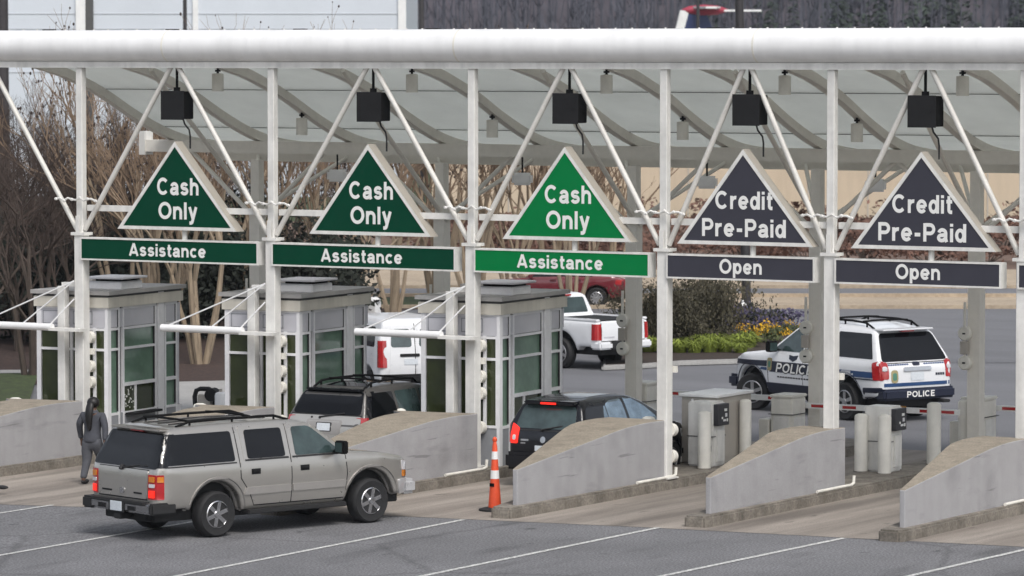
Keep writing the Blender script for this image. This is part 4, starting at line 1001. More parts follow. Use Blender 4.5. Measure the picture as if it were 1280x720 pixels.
# ---- black hatchback at the rightmost booth
def hatch():
    side = [(-.62, .45), (-.66, .62), (-.64, .86), (-.58, .98), (-.36, 1.38), (-.22, 1.47), (.2, 1.52), (.9, 1.53), (1.4, 1.48), (1.75, 1.36), (2.6, .98), (3.1, .88), (3.4, .72), (3.45, .45), (3.3, .28), (3.05, .28)]
    side += arc(2.6, .32, .37, 0, 180, 10) + [(2.2, .22), (.4, .22)] + arc(0, .32, .37, 0, 180, 10) + [(-.4, .30)]
    cs = [(.74, .2), (.82, .4), (.845, .62), (.85, .8), (.82, .95), (.64, 1.38), (.56, 1.47), (.38, 1.54)]
    plan = [(-.67, .55), (-.62, .70), (-.48, .79), (-.2, .84), (.3, .85), (2.5, .85), (3.0, .78), (3.3, .6), (3.46, .2)]
    c = Car('hatchback', 'black hatchback with lit tail lamp stopped at the rightmost booth', (2.2, -.45), 88.5, side, cs, plan, 'paint_black', sc=1.07)
    c.under(-.5, 3.2, .55, .18, .7); c.wheels(0, 2.6, .31, .2, .72)
    for q in (-1, 1):
        d = c.patch('door', [(.40, .92), (1.05, .94), (1.05, .32), (.5, .32)], 'paint_black', 'y', q); f = c.patch('door', [(1.07, .94), (2.1, .94), (2.1, .32), (1.07, .32)], 'paint_black', 'y', q)
        c.patch('window', [(.16, .98), (.40, .98), (.40, 1.36), (.36, 1.36)], 'car_glass_blue', 'y', q, rad=.02); c.patch('window', [(.43, .98), (1.03, .98), (1.03, 1.44), (.62, 1.43), (.43, 1.38)], 'car_glass_blue', 'y', q, parent=d); c.patch('window', [(1.12, .98), (2.2, .98), (1.75, 1.27), (1.4, 1.42), (1.12, 1.45)], 'car_glass_blue', 'y', q, parent=f)
        c.handle(.55, .85, q, 'paint_black', d); c.handle(1.25, .86, q, 'paint_black', f)
        a, b = (.52, .68) if q > 0 else (-.68, -.52)
        tl = c.patch('tail_light', [(a, .74), (b, .74), (b, 1.08) if q > 0 else (b, 1.0), (a, 1.0) if q > 0 else (a, 1.08)], 'lamp_lit', 'x', -1, .015, .03, .03); c.patch('tail_light', [(-.58, .74), (-.34, .78), (-.30, 1.0), (-.46, 1.08)], 'lamp_red', 'y', q, .012, .03, .03)
        c.patch('reversing_light', [(a+.05, .80), (b-.05, .80), (b-.05, .88), (a+.05, .88)], 'lamp_clear', 'x', -1, .02, .02, .02, tl)
        c.patch('headlight', [(2.95, .66), (3.3, .6), (3.25, .74), (2.9, .82)], 'lamp_clear', 'y', q)
    c.patch('rear_window', [(-.62, 1.0), (.62, 1.0), (.54, 1.38), (-.54, 1.38)], 'car_glass_light', 'x', -1, .008, .02, .08)
    c.strip('tailgate_gap', [(-.64, .97), (.64, .97)], .02, 'black_rubber', 'x', -1, .004)
    c.t.scale = (1.05, 1.07, 1.12)
    c.patch('badge', arc(0, .82, .055, 0, 330, 11), 'chrome', 'x', -1, .012, .02, 0); c.patch('badge', [(.30, .79), (.46, .79), (.46, .82), (.30, .82)], 'chrome', 'x', -1, .008, .02, 0); c.patch('badge', [(.36, .74), (.46, .74), (.46, .765), (.36, .765)], 'chrome', 'x', -1, .008, .02, 0)
    c.box('rear_spoiler', (-.46, -.52, 1.40), (-.05, .52, 1.47), 'paint_black', None, .025); c.box('brake_light', (-.475, -.16, 1.41), (-.45, .16, 1.445), 'lamp_lit', None, .005)
    c.box('rear_bumper', (-.74, -.76, .30), (-.4, .76, .60), 'paint_black', None, .06); c.box('front_bumper', (3.1, -.7, .28), (3.5, .7, .5), 'paint_black', None, .06)
    c.patch('license_plate', [(-.16, .63), (.16, .63), (.16, .72), (-.16, .72)], 'plate', 'x', -1, .012, .02, .01)
    mb = MB(); a = c.hit('x', -1, 0, .99)[0]; mb.rod((a.x-.03, .05, .99), (a.x+.03, -.35, 1.06), .012).ball((a.x-.02, .05, .98), .03, 1); mb.build('rear_wiper', M['black_rubber'], c.t)
    c.patch('windshield', [(-.6, 1.02), (.6, 1.02), (.5, 1.38), (-.5, 1.38)], 'car_glass_blue', 'x', 1); c.mirror(2.0, .98, 'paint_black', .16, .14)
    c.patch('roof_sheen_panel', [(.0, -.42), (1.25, -.44), (1.25, .44), (.0, .42)], 'paint_black', 'z', 1, .003, .02, .1)
dm('car_glass_blue', (.34, .43, .50), .03, var=.3, scale=3, metal=.8)
hatch()

# ---- police suv turning on the rear road
def police():
    side = [(-1.08, .52), (-1.10, .75), (-1.08, 1.10), (-1.0, 1.22), (-.70, 1.74), (-.58, 1.83), (.2, 1.92), (1.2, 1.92), (1.65, 1.85), (2.40, 1.32), (2.62, 1.26), (3.3, 1.18), (3.75, 1.02), (3.86, .75), (3.84, .5), (3.7, .42), (3.55, .42)]
    side += arc(3.02, .42, .50, 2, 178, 12) + [(2.5, .40), (.53, .40)] + arc(0, .42, .50, 2, 178, 12) + [(-.55, .50)]
    cs = [(.86, .3), (.96, .5), (.99, .72), (1.0, .95), (.98, 1.15), (.93, 1.27), (.76, 1.74), (.69, 1.84), (.55, 1.92), (.3, 1.95)]
    plan = [(-1.11, .80), (-1.04, .92), (-.85, .98), (-.4, 1.0), (2.9, 1.0), (3.3, .96), (3.6, .86), (3.8, .68), (3.87, .3)]
    c = Car('police_suv', 'white police suv with blue stripe turning behind the gate arm', (1.0, 16.0), 156, side, cs, plan, 'paint_white', cat='police car', sc=1.12)
    c.under(-.95, 3.7, .68, .3, .9); c.wheels(0, 3.02, .385, .26, .86, 'rim', 5, 24)
    for q in (-1, 1):
        d = c.patch('door', [(.50, 1.25), (1.30, 1.25), (1.30, .56), (.70, .56), (.62, .8)], 'paint_white', 'y', q); f = c.patch('door', [(1.32, 1.25), (2.38, 1.25), (2.42, .56), (1.32, .56)], 'paint_white', 'y', q)
        c.strip('door_gap', [(1.31, 1.84), (1.31, .52)], .016, 'dark_plastic', 'y', q, .003); c.strip('door_gap', [(2.36, 1.25), (2.43, .9), (2.43, .54)], .016, 'dark_plastic', 'y', q, .003); c.strip('door_gap', [(.47, 1.84), (.47, .9), (.62, .75)], .016, 'dark_plastic', 'y', q, .003)
        c.patch('lower_cladding', [(.56, .42), (2.46, .42), (2.46, .62), (.56, .62)], 'navy', 'y', q, .022, .02, .02)
        c.patch('lower_cladding', [(-1.06, .48), (-.58, .48), (-.60, .70), (-1.06, .72)], 'navy', 'y', q, .020, .02, .02)
        c.patch('lower_cladding', [(3.56, .44), (3.82, .5), (3.82, .68), (3.54, .64)], 'navy', 'y', q, .020, .02, .02)
        for x in (0, 3.02): c.patch('arch_flare', arc(x, .42, .565, 0, 180, 16)+arc(x, .42, .49, 180, 0, 16), 'navy', 'y', q, .018, .02, 0, grid=.3)
        c.patch('stripe', [(-1.05, .90), (.42, .90), (.42, 1.02), (-1.05, 1.02)], 'police_blue', 'y', q, .010, .01, 0); c.patch('stripe', [(-1.05, .855), (.42, .855), (.42, .88), (-1.05, .88)], 'navy', 'y', q, .010, .01, 0)
        c.patch('stripe', [(2.46, .94), (3.62, .94), (3.66, 1.03), (2.46, 1.06)], 'navy', 'y', q, .010, .01, 0); c.patch('stripe', [(2.46, .86), (2.7, .88), (2.62, .92), (2.46, .92)], 'police_blue', 'y', q, .010, .01, 0)
        c.patch('stripe', [(.64, .84), (2.36, .84), (2.36, 1.06), (.64, 1.06)], 'navy', 'y', q, .010, .01, 0)
        c.text('POLICE', .205, .29, 1.24, 'y', q, 1.56, .835, 'dark_plastic', .013, .2)
        c.text('POLICE', .19, .19, 1.19, 'y', q, 1.56, .842, 'letter', .018, .2)
        for k in range(14): 
            x = .95+.085*k; c.patch('small_lettering', [(x, .735), (x+.06, .735), (x+.06, .765), (x, .765)], 'dark_plastic', 'y', q, .009, .01, 0)
        c.patch('crest', round_poly([(2.30, .86), (2.42, .86), (2.44, 1.12), (2.28, 1.12)], .05), 'crest_gold', 'y', q, .013, .01, 0); c.patch('crest', round_poly([(2.33, .93), (2.39, .93), (2.40, 1.05), (2.32, 1.05)], .02), 'crest_green', 'y', q, .017, .01, 0)
        c.patch('shield', [(1.62, 1.08), (1.74, 1.13), (1.76, 1.21), (1.62, 1.19), (1.48, 1.21), (1.50, 1.13)], 'navy', 'y', q, .013, .01, 0)
        c.patch('quarter_window', [(-.82, 1.27), (.42, 1.27), (.42, 1.76), (-.58, 1.76)], 'car_glass', 'y', q); c.patch('window', [(.52, 1.28), (1.25, 1.28), (1.25, 1.78), (.54, 1.78)], 'car_glass', 'y', q, .010, parent=d); c.patch('window', [(1.38, 1.28), (2.28, 1.28), (2.24, 1.34), (1.75, 1.70), (1.62, 1.78), (1.40, 1.78)], 'car_glass_light', 'y', q, .010, parent=f)
        for x, p in ((.70, d), (1.55, f)):
            if x == .70: c.handle(x, 1.12, q, 'paint_white', p)
        a, b = (.74, .92) if q > 0 else (-.92, -.74)
        tl = c.patch('tail_light', [(a, .88), (b, .88), (b, 1.21), (a, 1.21)], 'lamp_red', 'x', -1, .014, .03, .04); c.patch('tail_light', [(-1.08, .86), (-.88, .86), (-.84, 1.20), (-1.0, 1.24)], 'lamp_red', 'y', q, .014, .03, .03)
        c.patch('reversing_light', [(a+.04, 1.05), (b-.04, 1.05), (b-.04, 1.12), (a+.04, 1.12)], 'lamp_clear', 'x', -1, .02, .02, .01, tl)
        c.patch('headlight', [(3.45, .92), (3.75, .86), (3.74, 1.0), (3.45, 1.1)], 'lamp_clear', 'y', q); a, b = (.4, .85) if q > 0 else (-.85, -.4); c.patch('headlight', [(a, .85), (b, .85), (b, 1.02), (a, 1.02)], 'lamp_clear', 'x', 1)
    c.patch('rear_window', [(-.85, 1.22), (.85, 1.22), (.68, 1.76), (-.68, 1.76)], 'car_glass', 'x', -1, .010, .02, .08)
    c.strip('tailgate_gap', [(-.86, 1.19), (.86, 1.19)], .016, 'dark_plastic', 'x', -1, .004)
    c.patch('handle_bar', [(-.36, 1.03), (.36, 1.03), (.36, 1.10), (-.36, 1.10)], 'chrome', 'x', -1, .03, .03, .03)
    c.patch('badge', round_poly([(-.09, 1.13), (.09, 1.13), (.09, 1.20), (-.09, 1.20)], .035), 'navy', 'x', -1, .014, .02, 0)
    c.patch('license_plate', [(-.17, .84), (.17, .84), (.17, 1.0), (-.17, 1.0)], 'plate', 'x', -1, .012, .02, .01)
    c.patch('crest', round_poly([(.50, .80), (.68, .80), (.68, 1.06), (.50, 1.06)], .08), 'crest_gold', 'x', -1, .010, .02, 0); c.patch('crest', round_poly([(.54, .85), (.64, .85), (.64, 1.0), (.54, 1.0)], .04), 'crest_green', 'x', -1, .014, .02, 0)
    for k in range(9): c.patch('small_lettering', [(.2+.06*k, 1.145), (.245+.06*k, 1.145), (.245+.06*k, 1.17), (.2+.06*k, 1.17)], 'police_blue', 'x', -1, .008, .01, 0); c.patch('small_lettering', [(-.2-.06*k, 1.145), (-.245-.06*k, 1.145), (-.245-.06*k, 1.17), (-.2-.06*k, 1.17)], 'police_blue', 'x', -1, .008, .01, 0)
    for k in range(4): c.patch('small_lettering', [(-.48-.06*k, .92), (-.525-.06*k, .92), (-.525-.06*k, .97), (-.48-.06*k, .97)], 'navy', 'x', -1, .008, .01, 0)
    c.patch('stripe', [(-.85, .73), (.85, .73), (.85, .80), (-.85, .80)], 'police_blue', 'x', -1, .008, .02, 0)
    bo = MB().bb((-1.20, -.93, .46), (-.85, .93, .69)).bevel(.05, 3).build('rear_bumper', M['navy'], c.t, True)
    me = glyph_mesh('POLICE', .12, .72); o = mk('lettering', me, M['letter'], bo); o.location = (-1.206, 0, .515); o.rotation_euler = (R(90), 0, R(-90))
    c.box('tow_hitch', (-1.3, -.7, .38), (-.95, -.5, .44), 'black_rubber')
    c.box('brake_light', (-.80, -.17, 1.79), (-.70, .17, 1.835), 'lamp_red', None, .01); c.box('rear_spoiler', (-.82, -.66, 1.815), (-.4, .66, 1.85), 'paint_white', None, .015)
    c.box('front_bumper', (3.6, -.85, .44), (3.95, .85, .70), 'navy', None, .06); c.patch('windshield', [(-.74, 1.36), (.74, 1.36), (.6, 1.8), (-.6, 1.8)], 'car_glass_light', 'x', 1)
    c.mirror(2.12, 1.30, 'black_metal', .24, .22); c.rails(-.45, 1.35, .58, 1.9, 'black_metal', (-.1, .8), .08)
dm('crest_gold', (.35, .30, .16), .5); dm('crest_green', (.08, .22, .16), .5)
police()

# ---- white pickup
def pickup():
    side = [(-1.22, .55), (-1.24, .75), (-1.22, 1.14), (-1.15, 1.16), (.55, 1.17), (.60, 1.22), (.72, 1.66), (.85, 1.72), (1.4, 1.74), (1.75, 1.68), (2.35, 1.20), (2.6, 1.15), (3.4, 1.08), (3.75, .95), (3.8, .6), (3.6, .46)]
    side += arc(3.0, .40, .50, 3, 177, 10) + [(2.4, .42), (.52, .42)] + arc(0, .40, .50, 3, 177, 10) + [(-.6, .55)]
    cs = [(.78, .3), (.86, .55), (.88, .8), (.885, 1.0), (.86, 1.17), (.84, 1.22), (.68, 1.66), (.58, 1.74), (.3, 1.77)]
    plan = [(-1.25, .80), (-1.18, .86), (-.8, .885), (3.0, .885), (3.4, .82), (3.7, .65), (3.82, .2)]
    c = Car('pickup', 'white pickup truck driving away behind the rightmost booth', (-12.45, 26.1), 164, side, cs, plan, 'paint_white', cat='pickup truck', sc=1.1)
    c.under(-1.1, 3.5, .6, .35, .8); c.wheels(0, 3.0, .37, .25, .78)
    # open bed: dark liner set into the deck
    c.box('bed_liner', (-1.14, -.70, .8), (.48, .70, 1.185), 'dark_plastic', None, .01)
    for q in (-1, 1):
        c.box('bed_rail', (-1.2, q*.78-.07, 1.15), (.55, q*.78+.07, 1.215), 'paint_white', None, .02)
        a, b = (.64, .81) if q > 0 else (-.81, -.64)
        c.lamp(q, -1.06, .72, .72, 1.10)
        d = c.patch('door', [(.85, 1.18), (2.1, 1.18), (2.15, .5), (.85, .5)], 'paint_white', 'y', q); c.patch('window', [(.92, 1.24), (2.1, 1.24), (1.65, 1.6), (.98, 1.62)], 'car_glass', 'y', q, parent=d); c.handle(1.0, 1.08, q, 'black_metal', d)
        c.patch('headlight', [(3.4, .85), (3.7, .8), (3.68, .95), (3.4, 1.0)], 'lamp_clear', 'y', q)
        for x in (0, 3.0): c.patch('wheel_arch', arc(x, .40, .52, 0, 180, 14)+arc(x, .40, .46, 180, 0, 14), 'dark_plastic', 'y', q, .012, .02, 0, grid=.3)
    g = c.patch('tailgate', [(-.70, .70), (.70, .70), (.70, 1.15), (-.70, 1.15)], 'paint_white', 'x', -1, .010, .02, .03); c.patch('tailgate_handle', [(-.10, 1.02), (.10, 1.02), (.10, 1.09), (-.10, 1.09)], 'black_metal', 'x', -1, .016, .02, .01, g)
    for k in range(8): c.patch('lettering', [(.30+.045*k, .76), (.335+.045*k, .76), (.335+.045*k, .80), (.30+.045*k, .80)], 'alu_panel', 'x', -1, .014, .01, 0, g)
    c.strip('tailgate_gap', [(-.71, 1.13), (-.71, .69), (.71, .69), (.71, 1.13)], .018, 'dark_plastic', 'x', -1, .004)
    bo = c.box('rear_bumper', (-1.36, -.86, .50), (-1.0, .86, .68), 'paint_white', None, .04); c.box('bumper_step', (-1.375, -.5, .48), (-1.1, .5, .70), 'black_rubber', bo, .03); c.box('license_plate', (-1.39, -.16, .50), (-1.376, .16, .64), 'plate', bo, 0)
    c.patch('rear_window', [(-.64, 1.26), (.64, 1.26), (.56, 1.62), (-.56, 1.62)], 'car_glass_light', 'x', -1, .008, .02, .05); c.box('brake_light', (.67, -.14, 1.66), (.76, .14, 1.70), 'lamp_red', None, .005)
    c.patch('windshield', [(-.66, 1.26), (.66, 1.26), (.54, 1.64), (-.54, 1.64)], 'car_glass', 'x', 1); c.box('front_bumper', (3.5, -.8, .42), (3.88, .8, .62), 'chrome_dull', None, .05); c.mirror(1.95, 1.24, 'black_metal', .18, .16)
pickup()

# ---- white van
def van():
    side = [(-.80, .45), (-.84, .7), (-.82, 1.1), (-.70, 1.75), (-.58, 1.85), (.3, 1.88), (1.6, 1.86), (2.0, 1.76), (2.75, 1.18), (3.3, 1.0), (3.5, .8), (3.52, .45), (3.3, .32)]
    side += arc(2.7, .34, .42, 0, 180, 10) + [(2.2, .30), (.45, .30)] + arc(0, .34, .42, 0, 180, 10) + [(-.5, .40)]
    cs = [(.8, .25), (.88, .45), (.91, .8), (.91, 1.1), (.86, 1.4), (.76, 1.78), (.66, 1.86), (.4, 1.90)]
    plan = [(-.85, .74), (-.78, .85), (-.5, .90), (0, .91), (2.7, .91), (3.2, .82), (3.45, .6), (3.54, .2)]
    c = Car('van', 'white panel van with windows in its rear doors between the booths', (-11.5, 15.6), 142, side, cs, plan, 'paint_white', cat='van', sc=1.03)
    c.under(-.7, 3.3, .6, .25, .8); c.wheels(0, 2.7, .32, .2, .78)
    for q in (-1, 1):
        c.patch('side_window', [(-.52, 1.20), (.45, 1.20), (.45, 1.66), (-.36, 1.66)], 'car_glass', 'y', q, rad=.1); d = c.patch('door', [(.55, 1.7), (1.5, 1.7), (1.5, .45), (.55, .45)], 'paint_white', 'y', q); c.patch('window', [(.62, 1.20), (1.42, 1.20), (1.42, 1.64), (.62, 1.64)], 'car_glass', 'y', q, .011, parent=d)
        f = c.patch('door', [(1.52, 1.15), (2.4, 1.15), (2.4, .45), (1.52, .45)], 'paint_white', 'y', q); c.patch('window', [(1.6, 1.18), (2.5, 1.18), (2.0, 1.62), (1.6, 1.64)], 'car_glass', 'y', q, parent=f); c.handle(1.7, 1.05, q, 'black_metal', f)
        a, b = (.60, .75) if q > 0 else (-.75, -.60)
        c.lamp(q, -.66, .70, .74, 1.36)
        c.strip('body_crease', [(-.6, .95), (.45, .95)], .02, 'alu', 'y', q, .003); c.patch('headlight', [(3.1, .75), (3.4, .7), (3.35, .85), (3.0, .95)], 'lamp_clear', 'y', q)
        a, b = (.05, .64) if q > 0 else (-.64, -.05)
        rd = c.patch('rear_door', [(a-.02*q, .55), (b, .55), (b-(.06 if q > 0 else 0), 1.72), (a+(0 if q > 0 else .06), 1.72)], 'paint_white', 'x', -1, .009, .02, .02); c.patch('window', [(a+.03, 1.20), (b-.04, 1.20), (b-.08, 1.62), (a+.06, 1.62)], 'car_glass_light', 'x', -1, .014, .02, .08, rd)
    c.patch('handle_trim', [(-.10, .98), (.38, .98), (.38, 1.05), (-.10, 1.05)], 'dark_plastic', 'x', -1, .022, .02, .02); c.patch('license_plate', [(-.05, .8), (.28, .8), (.28, .93), (-.05, .93)], 'plate', 'x', -1, .02, .02, .01)
    c.strip('door_gap', [(0, .55), (0, 1.74)], .018, 'dark_plastic', 'x', -1, .004)
    c.box('rear_bumper', (-.92, -.82, .36), (-.5, .82, .58), 'dark_plastic', None, .05); c.patch('windshield', [(-.7, 1.24), (.7, 1.24), (.58, 1.7), (-.58, 1.7)], 'car_glass', 'x', 1); c.box('front_bumper', (3.2, -.78, .34), (3.58, .78, .56), 'dark_plastic', None, .06); c.mirror(2.3, 1.2, 'black_metal', .18, .2)
van()

# ---- red car parked beyond
def redcar():
    side = [(-.95, .45), (-1.0, .7), (-.95, .95), (-.6, 1.02), (.1, 1.38), (.5, 1.45), (1.1, 1.45), (1.5, 1.36), (2.3, .98), (3.1, .90), (3.5, .75), (3.6, .5), (3.5, .3), (3.2, .28)]
    side += arc(2.75, .34, .40, 0, 180, 10) + [(2.3, .24), (.45, .24)] + arc(0, .34, .40, 0, 180, 10) + [(-.5, .3)]
    cs = [(.78, .2), (.88, .45), (.91, .7), (.90, .9), (.86, 1.0), (.62, 1.38), (.5, 1.46), (.3, 1.48)]
    plan = [(-1.01, .5), (-.9, .76), (-.5, .88), (0, .91), (2.7, .91), (3.2, .82), (3.5, .6), (3.62, .2)]
    p = at(745, 385.5)
    c = Car('sedan', 'dark red sedan parked behind the white pickup', (p.x-.35, p.y+.75), 206, side, cs, plan, 'paint_red', cat='car')
    c.under(-.8, 3.3, .55, .2, .7); c.wheels(0, 2.75, .335, .22, .80, 'rim', 10)
    for q in (-1, 1):
        d = c.patch('door', [(.35, .96), (1.2, .97), (1.2, .34), (.5, .34)], 'paint_red', 'y', q); f = c.patch('door', [(1.22, .97), (2.25, .97), (2.25, .34), (1.22, .34)], 'paint_red', 'y', q)
        c.patch('window', [(.1, 1.02), (1.18, 1.02), (1.18, 1.36), (.55, 1.36)], 'car_glass', 'y', q, parent=d); c.patch('window', [(1.24, 1.02), (2.15, 1.0), (1.5, 1.3), (1.24, 1.36)], 'car_glass', 'y', q, parent=f)
        c.handle(.6, .88, q, 'paint_red', d); c.handle(1.4, .88, q, 'paint_red', f)
        c.patch('tail_light', [(-.95, .75), (-.6, .78), (-.62, .92), (-.9, .92)], 'lamp_red', 'y', q); c.patch('headlight', [(3.1, .66), (3.45, .6), (3.4, .75), (3.05, .8)], 'lamp_clear', 'y', q)
    c.patch('rear_window', [(-.62, 1.04), (.62, 1.04), (.5, 1.36), (-.5, 1.36)], 'car_glass', 'x', -1); c.patch('windshield', [(-.62, 1.04), (.62, 1.04), (.5, 1.36), (-.5, 1.36)], 'car_glass', 'x', 1); c.mirror(2.1, 1.0, 'paint_red', .16, .14)
redcar()

# ------------------------------------------------------------------ the walking person
def skinned(name, verts, edges, radii, m, parent, root=0, sub=2):
    me = bpy.data.meshes.new(name); me.from_pydata(verts, edges, [])
    o = bpy.data.objects.new(name, me); COL.objects.link(o)
    sk = o.modifiers.new('skin', 'SKIN'); o.modifiers.new('sub', 'SUBSURF').levels = sub; o.modifiers['sub'].render_levels = sub
    for i, v in enumerate(me.skin_vertices[0].data):
        r = radii[i]; v.radius = r if isinstance(r, tuple) else (r, r); v.use_root = (i == root)
    e = evalmesh(o); bpy.data.objects.remove(o); e.materials.clear()
    return mk(name, e, m, parent, True) if False else _fin(name, e, m, parent)
def _fin(name, e, m, parent):
    o = mk(name, e, m, parent); e.polygons.foreach_set('use_smooth', [True]*len(e.polygons)); return o
def person():
    t = thing('person', 'person in dark grey jacket and trousers and long black hair walking past the silver suv', 'person', (-6.25, -4.0, gz(-6.25, -4)+.005), R(6)); t.scale = (1.2, 1.12, 1.0)
    # local: faces +Y (away), x right
    V = []; E = []; Rr = []
    def chain(pts, parent=None):
        ids = []
        for p, r in pts:
            V.append(p); Rr.append(r); i = len(V)-1
            if ids: E.append((ids[-1], i))
            elif parent is not None: E.append((parent, i))
            ids.append(i)
        return ids
    sp = chain([((0, 0, .90), (.13, .10)), ((0, .01, 1.02), (.115, .085)), ((0, .02, 1.16), (.125, .09)), ((0, .02, 1.30), (.14, .09)), ((0, .02, 1.38), (.07, .06)), ((0, .03, 1.45), (.05, .05)), ((0, .05, 1.52), (.075, .085)), ((0, .05, 1.60), (.075, .09))])
    for s, fy, ky in ((-1, -.16, -.02), (1, .24, .16)):
        chain([((s*.085, 0, .82), .085), ((s*.09, ky*.6, .62), .075), ((s*.09, ky, .46), .055), ((s*.09, (ky+fy)/2, .28), .052), ((s*.09, fy, .09), .035), ((s*.09, fy+.06, .045), (.035, .03)), ((s*.10, fy+.17, .03), (.035, .022))], sp[0])
    arms = {}
    for s, hy in ((-1, .10), (1, -.06)):
        ids = chain([((s*.165, .02, 1.335), .052), ((s*.225, -.01, 1.17), .045), ((s*.245, hy*.3, 1.06), .038), ((s*.255, hy*.8, .92), .032), ((s*.26, hy, .83), .024), ((s*.262, hy+.01, .79), (.02, .035))], sp[3])
        arms[s] = ids[-1]; k = ids[-1]; h = V[k]
        for j, (dy, L) in enumerate(((-.03, .055), (-.01, .075), (.012, .08), (.033, .07))):
            chain([((h[0], h[1]+dy, h[2]-.03), .009), ((h[0]-s*.008, h[1]+dy, h[2]-.03-L*.55), .008), ((h[0]-s*.022, h[1]+dy, h[2]-.03-L), .007)], k)
        chain([((h[0]-s*.012, h[1]+.04, h[2]-.005), .010), ((h[0]-s*.025, h[1]+.055, h[2]-.04), .008)], k)
    skinned('body', V, E, Rr, M['skin'], t, 0)
    # face: nose, ears
    f = MB().ball((0, .145, 1.545), .016, 1, (.8, 1, 1.4)); 
    for s in (-1, 1): f.ball((s*.082, .045, 1.55), .022, 1, (.5, .9, 1.3))
    f.build('face_features', M['skin'], t, True)
    e = MB()
    for s in (-1, 1): e.ball((s*.032, .128, 1.57), .011, 1)
    e.build('eye', M['letter'], t, True)
    MB().ball((0, .137, 1.505), .02, 1, (1.2, .3, .35)).build('mouth', M['hair'], t, True)
    # clothing
    def cl(name, items, m):
        V = []; E = []; Rr = []
        for it in items:
            par = it[0]; last = par
            for p, r in it[1]:
                V.append(p); Rr.append(r); i = len(V)-1
                if last is not None and i > 0: E.append((last, i))
                last = i
        return skinned(name, V, E, Rr, m, t, 0)
    jk = [(None, [((0, -.005, .78), (.178, .15)), ((0, -.005, .86), (.175, .145)), ((0, .0, 1.0), (.15, .12)), ((0, .015, 1.14), (.155, .115)), ((0, .02, 1.29), (.165, .115)), ((0, .02, 1.40), (.085, .075))])]
    jk += [(4, [((s*.175, .02, 1.335), .070), ((s*.232, -.01, 1.17), .062), ((s*.252, hy*.3, 1.06), .054), ((s*.262, hy*.8, .92), .048), ((s*.265, hy*.97, .85), .044)]) for s, hy in ((-1, .10), (1, -.06))]
    cl('jacket', jk, M['jacket'])
    MB().lathe([(.10, 1.375), (.085, 1.42), (.075, 1.43), (.07, 1.39)], (0, .025, 0), 'Z', 16).build('collar', M['jacket'], t, True)
    tr = [(None, [((0, -.005, .98), (.14, .11)), ((0, -.005, .80), (.17, .14))])]
    for s, fy, ky in ((-1, -.16, -.02), (1, .24, .16)):
        tr.append((1, [((s*.09, 0, .74), .118), ((s*.095, ky*.6, .60), .104), ((s*.09, ky, .46), .08), ((s*.09, (ky+fy)/2, .28), .066), ((s*.09, fy, .10), .058)]))
    cl('trousers', tr, M['trousers'])
    for s, fy in ((-1, -.16), (1, .24)):
        mb = MB().ball((s*.092, fy+.07, .05), .05, 2, (.95, 2.3, .95)); 
        for v in mb.bm.verts: v.co.z = max(.004, v.co.z)
        mb.build('shoe', M['black_rubber'], t, True)
    # hair: cap, and a thick tail of hair down the back
    mb = MB().ball((0, .035, 1.575), .105, 3, (.98, 1.08, 1.06))
    for v in mb.bm.verts:
        if v.co.y > .09 and v.co.z < 1.60: v.co.y = .09
    mb.build('hair', M['hair'], t, True)
    skinned('hair_tail', [(0, -.03, 1.60), (0, -.085, 1.50), (0, -.115, 1.38), (0, -.12, 1.24), (.005, -.115, 1.10), (.01, -.11, 1.04)], [(i, i+1) for i in range(5)], [(.06, .05), (.075, .055), (.075, .05), (.065, .045), (.045, .035), (.02, .02)], M['hair'], t, 0)
person()

# ------------------------------------------------------------------ vegetation
def SEEDS(C, p, r):
    v = bmesh.ops.create_icosphere(C.bm, subdivisions=0 or 1, radius=r, matrix=Matrix.Translation(p) @ Matrix.Diagonal((1, 1, 1.5, 1)))['verts']
    for f in {f for w in v for f in w.link_faces}: f.material_index = 1
def tree_mesh(seed, h, stems, spread, tw, base_r=.07, up=.75, depth=4, seeds=False, fork=.35):
    """returns trunk bmesh holder, crown holder, seed-head holder"""
    q = random.Random(seed); T = MB(); C = MB(); S = MB()
    def grow(p, d, L, r, lev):
        n = 3 if lev < 2 else 2
        pts = [p]; cur = p; dd = d.copy()
        for i in range(n):
            dd = (dd+Vector((q.uniform(-1, 1), q.uniform(-1, 1), q.uniform(-.3, .6)))*(.10+.05*lev)).normalized(); cur = cur+dd*L/n; pts.append(cur)
        (T if lev < 2 else C).tube(pts, r, 6 if lev < 1 else 4 if lev < 3 else 3, r*.6, caps=False)
        if lev >= depth:
            if seeds and q.random() < .35: SEEDS(C, cur, .012+.02*q.random())
            return
        k = q.choice((2, 3, 3)) if lev < 3 else 3
        for i in range(k):
            a = q.uniform(0, 6.28); tilt = q.uniform(.25, .65)*spread
            ax = dd.orthogonal().normalized(); ax.rotate(Matrix.Rotation(a, 3, dd)); nd = dd.copy(); nd.rotate(Matrix.Rotation(tilt, 3, ax)); nd = (nd+Vector((0, 0, .25*up))).normalized()
            st = pts[-1] if i == 0 else pts[-1-(q.random() < .5)]
            grow(st, nd, L*q.uniform(.58, .8), r*.58, lev+1)
    for s in range(stems):
        a = 6.28*s/stems+q.uniform(-.4, .4); o = Vector((math.cos(a), math.sin(a), 0))
        d = (Vector((0, 0, 1))+o*(.16+.10*q.random() if stems > 1 else .03)).normalized()
        grow(o*(.14 if stems > 1 else 0)+Vector((0, 0, -.05)), d, h*fork*q.uniform(.9, 1.15), base_r*q.uniform(.8, 1.1), 0)
    return T, C, S
